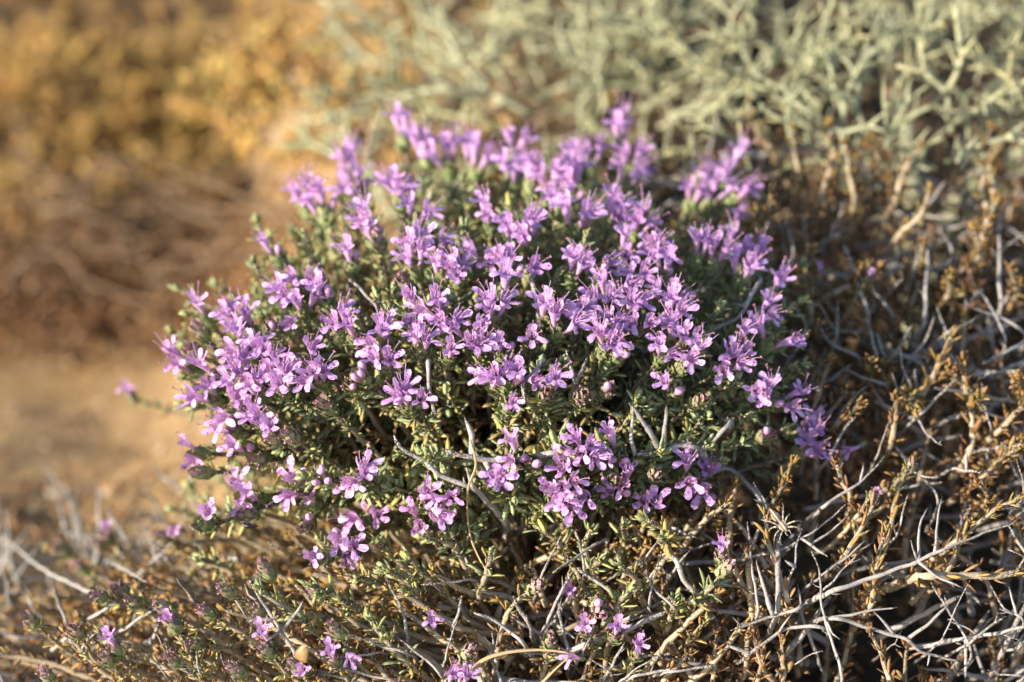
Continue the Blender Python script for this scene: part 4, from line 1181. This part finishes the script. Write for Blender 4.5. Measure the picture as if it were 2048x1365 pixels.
for pix in [[(1050, 60), (985, 120), (960, 215)], [(660, 245), (740, 210), (860, 165)], [(860, 165), (910, 185), (955, 210)]]:
    pts = [hit_z(u, v, 0.035 + 0.0 * i) for i, (u, v) in enumerate(pix)]
    t_ = make_twig(sparse, pts, 0.0022, 0.0013, (), 2, M_SPINE, 'spiny_branch', kink=0.001); parented(t_, sparse)

# ------------------------------------------------------------------ brown cushion shrubs far left, dead brushwood
def cushion(name, label, c, r, nleaf, ntw, dryr, nst=0):
    t = thing(name, label, 'dry shrub', (c[0], c[1], float(ground_h(c[0], c[1]))), 'dry cushion shrubs behind')
    lv = Leaves()
    for i in range(ntw):
        a = random.uniform(0, 6.28); el = random.uniform(0.1, 1.0); k = random.uniform(0.70, 0.98)
        e = np.array([c[0] + r[0] * k * math.cos(a) * math.sqrt(1 - el * el), c[1] + r[1] * k * math.sin(a) * math.sqrt(1 - el * el), c[2] + r[2] * k * el])
        b = np.array([c[0] + (e[0] - c[0]) * 0.2, c[1] + (e[1] - c[1]) * 0.2, float(ground_h(c[0], c[1])) - 0.002])
        o = make_twig(t, [b, (b + e) / 2 + rng.normal(size=3) * 0.008, e], 0.0018, 0.0010, (), 2, M_BROWN, 'stem'); parented(o, t)
    ncl = nleaf // 9
    for i in range(ncl):
        a = random.uniform(0, 6.28); el = random.uniform(-0.1, 1.0); k = random.uniform(0.7, 1.0) * (1 + 0.10 * math.sin(a * 5) * math.cos(el * 9))
        p = np.array([c[0] + r[0] * k * math.cos(a) * math.sqrt(1 - el * el), c[1] + r[1] * k * math.sin(a) * math.sqrt(1 - el * el), c[2] + r[2] * k * el])
        dr = random.uniform(*dryr)
        up = nrm(nrm((p - np.array(c)) / (np.array(r) ** 1.4)) + rng.normal(size=3) * 0.4)
        for q in range(9):
            d = nrm(up + rng.normal(size=3) * 0.55)
            lv.add(p - up * random.uniform(0, 0.012) + rng.normal(size=3) * 0.001, d, rng.normal(size=3) + SUNV * 0.7, random.uniform(0.006, 0.010), np.clip(dr + random.gauss(0, 0.08), 0, 1), None, 1.3)
    if lv.rec: build_leaves(t, lv, 0, mat=M_OCHRE)
    return t
def gz(x, y): return float(ground_h(x, y))
_TG = np.arange(0.7, 3.0, 0.003)
def gpix(u, v):
    P = CAM + ray(u, v) * _TG[:, None]
    return P[int(np.argmax(P[:, 2] <= ground_h(P[:, 0], P[:, 1])))]
def cu(label, u, v, r, nl, nt_, dr):
    p = gpix(u, v)
    cushion('ochre_cushion_shrub', label, (p[0], p[1], gz(p[0], p[1])), r, nl, nt_, dr)
cu('ochre dried cushion shrub at the upper left corner above the bare soil', 90, 270, (0.13, 0.11, 0.075), 6500, 40, (0.44, 0.68))
cu('ochre dried cushion shrub between the corner one and the straggly spiny shrub', 380, 260, (0.10, 0.10, 0.06), 5500, 36, (0.42, 0.60))
cu('small dry cushion shrub at the left edge in front of the ochre ones', 20, 470, (0.06, 0.05, 0.04), 2200, 24, (0.44, 0.68))
cu('low ochre cushion shrub just behind the heap of dead brushwood', 330, 430, (0.09, 0.05, 0.035), 2800, 30, (0.44, 0.68))
cu('farthest ochre shrub filling the upper edge behind the others', 200, 30, (0.30, 0.15, 0.10), 7500, 40, (0.44, 0.70))
cu('brown dry shrub behind the straggly spiny branches', 900, -60, (0.15, 0.14, 0.07), 3600, 34, (0.44, 0.70))
cu('low brown withered shrub beneath the straggly spiny branches', 800, 200, (0.13, 0.12, 0.03), 4200, 34, (0.44, 0.62))
bp = gpix(280, 540)
brush = thing('dead_brushwood', 'blurred heap of dead brown brushwood on the soil behind the flowers', 'brushwood', (bp[0], bp[1], gz(bp[0], bp[1])))
lv = Leaves()
for i in range(150):
    x, y, _ = gpix(random.uniform(-60, 600), random.uniform(440, 740) - 20)
    z = gz(x, y) + random.uniform(0.004, 0.05); a = random.uniform(0, 6.28); l = random.uniform(0.03, 0.09)
    d = np.array([math.cos(a), math.sin(a), random.uniform(-0.2, 0.5)])
    p = np.array([x, y, z]); e = p + d * l; e[2] = max(e[2], gz(e[0], e[1]) + 0.004)
    o = make_twig(brush, [p, (p + e) / 2 + rng.normal(size=3) * 0.006, e], 0.0013, 0.0007, (), 1, M_BROWN); parented(o, brush)
for i in range(4200):
    x, y, _ = gpix(random.uniform(-60, 620), random.triangular(400, 770, 640))
    lv.add((x, y, gz(x, y) + random.uniform(0.0, 0.035)), rng.normal(size=3), rng.normal(size=3), random.uniform(0.006, 0.010), random.uniform(0.75, 1.0), None, 1.3)
build_leaves(brush, lv, 0, 'dead_leaves')
# grey dead twigs in the hollow at the left edge
hol = thing('grey_dead_shrub', 'low grey leafless shrub in the hollow at the left edge', 'dead shrub', (-0.20, 0.05, gz(-0.20, 0.05)))
for i in range(50):
    x = random.uniform(-0.30, -0.13); y = random.uniform(0.0, 0.10)
    p = np.array([x, y, max(gz(x, y) + 0.002, float(low_h(x, y)) - 0.05)]); d = nrm(np.array([random.gauss(-0.25, 0.5), random.gauss(0, 0.5), random.uniform(0.25, 0.9)])); e = p + d * random.uniform(0.025, 0.06)
    o = make_twig(hol, [p, (p + e) / 2 + rng.normal(size=3) * 0.004, e], 0.0011, 0.0006, (), 1); parented(o, hol)

# leaf litter and gravel on the soil
litter = Leaves()
for i in range(5200):
    x = random.uniform(-0.6, 0.55); y = random.uniform(-0.35, 1.1)
    litter.add((x, y, gz(x, y) + random.uniform(0.001, 0.006)), np.array([random.gauss(0, 1), random.gauss(0, 1), random.gauss(0, 0.25)]), np.array([random.gauss(0, 0.4), random.gauss(0, 0.4), 1]), random.uniform(0.005, 0.009), random.uniform(0.7, 1.0), None, 1.2)
class _E: pass
# fine dry straw growing behind the flowers
straw = thing('dry_straw_tuft', 'fine dry straw stalks tangled on the soil behind the flowers', 'dry grass', (-0.05, 0.34, gz(-0.05, 0.34)))
for i in range(170):
    x, y, _ = gpix(random.uniform(520, 1150), random.uniform(40, 330)); p = np.array([x, y, gz(x, y)])
    d = nrm(np.array([random.gauss(0, 0.7), random.gauss(-0.1, 0.5), random.uniform(0.3, 1.0)])); e = p + d * random.uniform(0.04, 0.09)
    o = make_twig(straw, [p, (p + e) / 2 + rng.normal(size=3) * 0.005, e], 0.0011, 0.0005, (), 0, M_STEM if i % 3 else M_BROWN, 'stalk', sides=5); parented(o, straw)
lo = obj('leaf_litter', None); lo.location = (0, 0, 0)
tmp = build_leaves(lo, litter, 0, 'leaf_litter_leaves')
tmp.parent = None; bpy.data.objects.remove(lo); tmp.name = 'leaf_litter'
tmp['kind'] = 'stuff'; tmp['label'] = 'small fallen brown leaves strewn over the soil'; tmp['category'] = 'leaf litter'
g = Geo(('rnd',))
ico = np.array([(0, 0, 1), (.89, 0, .45), (.28, .85, .45), (-.72, .53, .45), (-.72, -.53, .45), (.28, -.85, .45), (.72, .53, -.45), (-.28, .85, -.45), (-.89, 0, -.45), (-.28, -.85, -.45), (.72, -.53, -.45), (0, 0, -1)])
icof = [(0, 1, 2), (0, 2, 3), (0, 3, 4), (0, 4, 5), (0, 5, 1), (1, 6, 2), (2, 7, 3), (3, 8, 4), (4, 9, 5), (5, 10, 1), (6, 7, 2), (7, 8, 3), (8, 9, 4), (9, 10, 5), (10, 6, 1), (11, 7, 6), (11, 8, 7), (11, 9, 8), (11, 10, 9), (11, 6, 10)]
for i in range(1300):
    x = random.uniform(-0.7, 0.3); y = random.uniform(-0.2, 1.0); s = random.uniform(0.001, 0.004)
    g.add(ico * s * (1 + rng.normal(size=(12, 1)) * 0.15) * np.array([1, random.uniform(0.7, 1.2), 0.7]) + np.array([x, y, gz(x, y) + s * 0.3]), icof, rnd=random.random())
go = obj('gravel', g.mesh('gravel', [mat_plain('pebble', (0.42, 0.31, 0.19), (0.56, 0.45, 0.32), 60, 0.9)], smooth=False)); go['kind'] = 'stuff'; go['label'] = 'small tan grit lying on the soil'; go['category'] = 'gravel'

# ------------------------------------------------------------------ single things
def blade(name, label, pts, w0, w1, mat, squash=0.35):
    P = catmull(pts, 0.002); rad = np.linspace(w0, w1, len(P))
    V, F, LL, tt = tube(P, rad, 6, True, squash)
    # keel groove along the blade
    o_ = np.array(pts[0]); ob = obj(name, mesh(name, V - o_, F, [mat]), loc=o_)
    ob['label'] = label; ob['category'] = 'grass blade'; ob['group'] = 'dry grass blades among the plants'
    return ob
def lowpts(pix, off): return [hit_low(u, v, off if np.isscalar(off) else off[i]) for i, (u, v) in enumerate(pix)]
blade('dry_grass_blade', 'long pale straw arching over the twigs at the lower edge', lowpts([(925, 1370), (960, 1325), (1010, 1306), (1080, 1300), (1140, 1306)], 0.008), 0.0012, 0.0005, M_STRAW)
blade('dry_grass_blade', 'straight pale straw beside the arching one at the lower edge', lowpts([(1080, 1370), (1115, 1335), (1146, 1308)], 0.007), 0.0008, 0.0003, M_STRAW)
blade('dry_grass_blade', 'thin pale straw hanging down the front of the thyme cushion', [hit_bush(940, 880, 1.0)[0], hit_bush(952, 930, 1.0)[0], hit_bush(936, 980, 1.0)[0], hit_low(938, 1060, 0.012), hit_low(955, 1110, 0.006), hit_low(978, 1150, 0.002)], 0.0005, 0.0003, M_STRAW)
blade('dry_grass_blade', 'rust brown blade standing in front of the spiny shrub', [hit_z(1768, 215, 0.11), hit_z(1785, 150, 0.122), hit_z(1812, 95, 0.125), hit_z(1825, 60, 0.125)], 0.0010, 0.0005, M_RUST)
blade('dry_grass_blade', 'tan straw standing up behind the left side of the flowers', [hit_bush(735, 320, 0.97)[0] , hit_z(742, 265, 0.10), hit_z(752, 232, 0.11)], 0.0011, 0.0008, M_STRAW)

# curled papery leaf
def curled_leaf():
    c = hit_low(612, 1300, 0.008); V = []; F = []; nu, nv = 9, 7
    for side in (0, 1):
        for i in range(nu):
            for j in range(nv):
                a = -1.2 + 2.5 * i / (nu - 1); b = (j / (nv - 1) - 0.5) * 2
                hw = 0.0030 * math.sqrt(max(0.04, 1 - (abs(i / (nu - 1) - 0.5) * 1.9) ** 2))
                r = 0.0052 - side * 0.00018
                V.append((hw * b, -r * math.cos(a) + 0.0007 * b * b, r * math.sin(a)))
    n = nu * nv
    for i in range(nu - 1):
        for j in range(nv - 1):
            a = i * nv + j; F.append((a, a + nv, a + nv + 1, a + 1)); F.append((n + a, n + a + 1, n + a + nv + 1, n + a + nv))
    rim = [i * nv for i in range(nu)], [i * nv + nv - 1 for i in range(nu)], list(range(nv)), [(nu - 1) * nv + j for j in range(nv)]
    for e in rim:
        for k in range(len(e) - 1): F.append((e[k], e[k + 1], n + e[k + 1], n + e[k]))
    o = obj('curled_leaf', mesh('curled_leaf', V, F, [mat_plain('papery', (0.36, 0.24, 0.10), (0.48, 0.34, 0.16), 500, 0.4, 0.5, 0.35)]), loc=c)
    o.rotation_euler = (0.35, 0.25, -0.35)
    o['label'] = 'curled papery tan leaf lying among the fading thyme shoots'; o['category'] = 'leaf'
curled_leaf()

# fallen or shaded purple flowers caught among the twigs
for (u, v, off, lab) in [(1150, 1198, -0.012, 'purple flower fallen into the dark twigs left of the lowest flowering head'), (868, 1262, -0.012, 'purple flower fallen among dead twigs above the arching straw'),
                         (1166, 1318, -0.006, 'violet flower fallen among twigs right of the straws at the lower edge'), (1728, 888, -0.014, 'violet flower fallen into the dark gap of the dry bush'),
                         (962, 1330, -0.010, 'violet flower fallen under the arching straw at the lower edge'), (690, 1302, 0.006, 'upturned lilac flower fallen beside the curled papery leaf')]:
    p = hit_low(u, v, off); d = nrm(np.array([random.gauss(0, 0.6), -0.5, random.gauss(0.2, 0.5)]))
    o = obj('fallen_flower', random.choice(FLOWERS), mat=mat_from(p, d, (0.2, -0.2, -1), 0.9))
    o['label'] = lab; o['category'] = 'flower'; o['group'] = 'flowers fallen among the twigs'

# spider on the dry twig
def revolve(g, prof, sides, m, **at):
    V = []
    for (x, y, z, rx, rz) in prof:
        for j in range(sides):
            a = j * 2 * math.pi / sides; V.append((x + rx * math.cos(a), y, z + rz * math.sin(a)))
    n = len(prof)
    F = [(k * sides + j, k * sides + (j + 1) % sides, (k + 1) * sides + (j + 1) % sides, (k + 1) * sides + j) for k in range(n - 1) for j in range(sides)]
    F += [tuple((n - 1) * sides + j for j in range(sides)), tuple(reversed(range(sides)))]
    g.add(V, F, m, **at)
def spider():
    m, t = new_mat('spider_hair'); n_ = N(t); oc = n_.coord()
    sep = n_.add('ShaderNodeSeparateXYZ'); n_.link(oc, sep.inputs[0])
    ax = n_.math('ABSOLUTE', sep.outputs[0])
    st = n_.math('MULTIPLY', n_.rng(ax, 0.0002, 0.0004), n_.rng(ax, 0.0010, 0.0008))
    nz = n_.noise(oc, 1600, 3)
    col = n_.mix(n_.rng(nz, 0.4, 0.6), (0.34, 0.28, 0.21), (0.50, 0.44, 0.36))
    col = n_.mix(n_.math('MULTIPLY', st, n_.attr('tip')), col, (0.12, 0.085, 0.06))
    bands = n_.math('FRACT', n_.math('DIVIDE', n_.attr('len'), 0.0016))
    col = n_.mix(n_.math('MULTIPLY', n_.rng(bands, 0.55, 0.62), n_.math('MULTIPLY', n_.attr('t'), 0.7)), col, (0.13, 0.10, 0.08))
    n_.surface(col, 0.7, 0.3, 0, bump=nz, bdist=0.0003, sheen=0.3)
    g = Geo(FK); mm = 0.001
    prof = [(0, -5.9, 0.5, 0.15, 0.15), (0, -5.2, 0.6, 0.55, 0.5), (0, -4.0, 0.75, 1.05, 0.95), (0, -2.6, 0.9, 1.4, 1.25), (0, -1.3, 0.85, 1.25, 1.15), (0, -0.5, 0.55, 0.65, 0.6), (0, -0.15, 0.45, 0.45, 0.4),
            (0, 0.3, 0.6, 1.0, 0.7), (0, 1.1, 0.8, 1.5, 1.0), (0, 2.1, 0.85, 1.5, 1.05), (0, 3.0, 0.8, 1.15, 0.95), (0, 3.6, 0.65, 0.75, 0.7), (0, 3.9, 0.5, 0.4, 0.4)]
    revolve(g, [tuple(q * mm for q in p) for p in prof], 12, 0, tip=1.0)
    legs = [((0.9, 2.8), (3.0, 5.0, 2.2), (4.2, 6.5, -0.6)), ((1.1, 2.0), (3.8, 3.0, 2.6), (6.0, 4.2, -0.8)), ((1.1, 1.2), (3.0, 0.2, 1.8), (4.4, -0.8, -0.8)), ((0.9, 0.6), (3.2, -2.4, 2.6), (4.6, -5.2, -0.5))]
    for sx in (-1, 1):
        for (b, k_, e) in legs:
            j = np.array([random.gauss(0, 0.25) for _ in range(3)])
            P0 = np.array([b[0] * sx, b[1], 0.6]); P1 = np.array([k_[0] * sx, k_[1], k_[2]]) + j; P2 = np.array([e[0] * sx, e[1], e[2]])
            Q = catmull([P0 * mm, ((P0 + P1) / 2 + np.array([0, 0, 0.5])) * mm, P1 * mm, ((P1 + P2) / 2 + np.array([0.2 * sx, 0, 0.1])) * mm, P2 * mm], 0.5 * mm)
            V, F, LL, tt = tube(Q, np.interp(np.linspace(0, 1, len(Q)), [0, 0.25, 0.5, 1], [0.30, 0.32, 0.20, 0.07]) * mm, 6)
            g.add(V, F, 0, len=LL, t=1.0)
            for q in range(2, len(Q) - 1):     # leg bristles
                d = nrm(rng.normal(size=3)) ; V, F, _, _ = tube(np.array([Q[q], Q[q] + d * 0.45 * mm, Q[q] + d * 0.9 * mm]), np.array([0.045, 0.03, 0.01]) * mm, 3)
                g.add(V, F, 0, len=0.0012, t=1.0)
        Q = catmull([np.array([0.5 * sx, 3.4, 0.5]) * mm, np.array([0.8 * sx, 4.5, 0.7]) * mm, np.array([0.6 * sx, 5.2, 0.1]) * mm], 0.5 * mm)
        V, F, LL, tt = tube(Q, np.linspace(0.22, 0.16, len(Q)) * mm, 6); g.add(V, F, 0, len=LL, t=0.6)
    for (ex, ey, ez) in ((0.3, 3.75, 0.98), (-0.3, 3.75, 0.98), (0.62, 3.4, 1.15), (-0.62, 3.4, 1.15), (0.25, 3.4, 1.3), (-0.25, 3.4, 1.3)):
        g.add((ico * 0.17 + np.array([ex, ey, ez])) * mm, icof, 1)
    c = hit_low(1561, 1046, 0.0075)
    d = ray(1561, 1046)
    # heading: down and right in the picture, back turned to the viewer
    head = nrm(hit_low(1585, 1068, 0.0075) - hit_low(1545, 1016, 0.0085)); up = nrm(-d - head * (-d @ head))
    x = np.cross(head, up); M = Matrix.Identity(4)
    for r_ in range(3):
        M[r_][0] = 1.15 * float(x[r_]); M[r_][1] = 1.15 * float(head[r_]); M[r_][2] = 1.15 * float(up[r_]); M[r_][3] = float(c[r_])
    o = obj('spider', g.mesh('spider', [m, mat_plain('eye', (0.01, 0.01, 0.01), (0.015, 0.015, 0.015), 200, 0.1, 0.5)]), mat=M)
    o['label'] = 'small pale brown spider with dark stripes clinging to a dry twig'; o['category'] = 'spider'
spider()

def beetle():
    g = Geo(FK); mm = 0.001
    prof = [(0, -4.4, -0.1, 0.05, 0.05), (0, -3.2, 0.0, 0.22, 0.2), (0, -2.2, 0.15, 0.6, 0.55), (0, -0.8, 0.3, 1.0, 0.9), (0, 0.6, 0.35, 1.15, 1.1), (0, 1.3, 0.3, 1.1, 1.05), (0, 1.45, 0.3, 1.0, 0.95), (0, 2.1, 0.15, 0.95, 0.9), (0, 2.5, 0.0, 0.7, 0.75), (0, 3.0, -0.3, 0.6, 0.6), (0, 3.3, -0.5, 0.25, 0.3)]
    revolve(g, [tuple(q * mm for q in p) for p in prof], 12, 0)
    for sx in (-1, 1):
        for y, e in ((1.8, 2.6), (0.6, 0.4), (-0.4, -2.4)):
            Q = catmull([np.array([0.7 * sx, y, -0.4]) * mm, np.array([1.6 * sx, (y + e) / 2, -0.5]) * mm, np.array([1.9 * sx, e, -1.5]) * mm], 0.5 * mm)
            V, F, _, _ = tube(Q, np.linspace(0.2, 0.08, len(Q)) * mm, 5); g.add(V, F, 0)
        Q = catmull([np.array([0.3 * sx, 3.0, -0.2]) * mm, np.array([0.9 * sx, 3.7, 0.1]) * mm, np.array([1.3 * sx, 4.4, -0.1]) * mm], 0.5 * mm)
        V, F, _, _ = tube(Q, np.linspace(0.09, 0.06, len(Q)) * mm, 5); g.add(V, F, 0)
    p = hit_bush(500, 1051, 1.0)[0]
    head = nrm(hit_bush(485, 1048, 1.0)[0] - hit_bush(513, 1050, 1.0)[0]); d = ray(500, 1051)
    up = nrm(-UPC - head * (-UPC @ head)); x = np.cross(head, up); M = Matrix.Identity(4)
    for r_ in range(3):
        M[r_][0] = float(x[r_]); M[r_][1] = float(head[r_]); M[r_][2] = float(up[r_]); M[r_][3] = float(p[r_])
    o = obj('beetle', g.mesh('beetle', [mat_plain('black_shell', (0.008, 0.008, 0.010), (0.014, 0.013, 0.014), 300, 0.35, 0.5)]), mat=M)
    o['label'] = 'tiny black beetle with pointed tail hanging under a thyme head'; o['category'] = 'beetle'
beetle()
print('FLOWERS', len(flower_slots), 'LEAVES', len(Lb.rec), len(Lr.rec), len(Ll.rec), 'OBJ', len(bpy.data.objects))
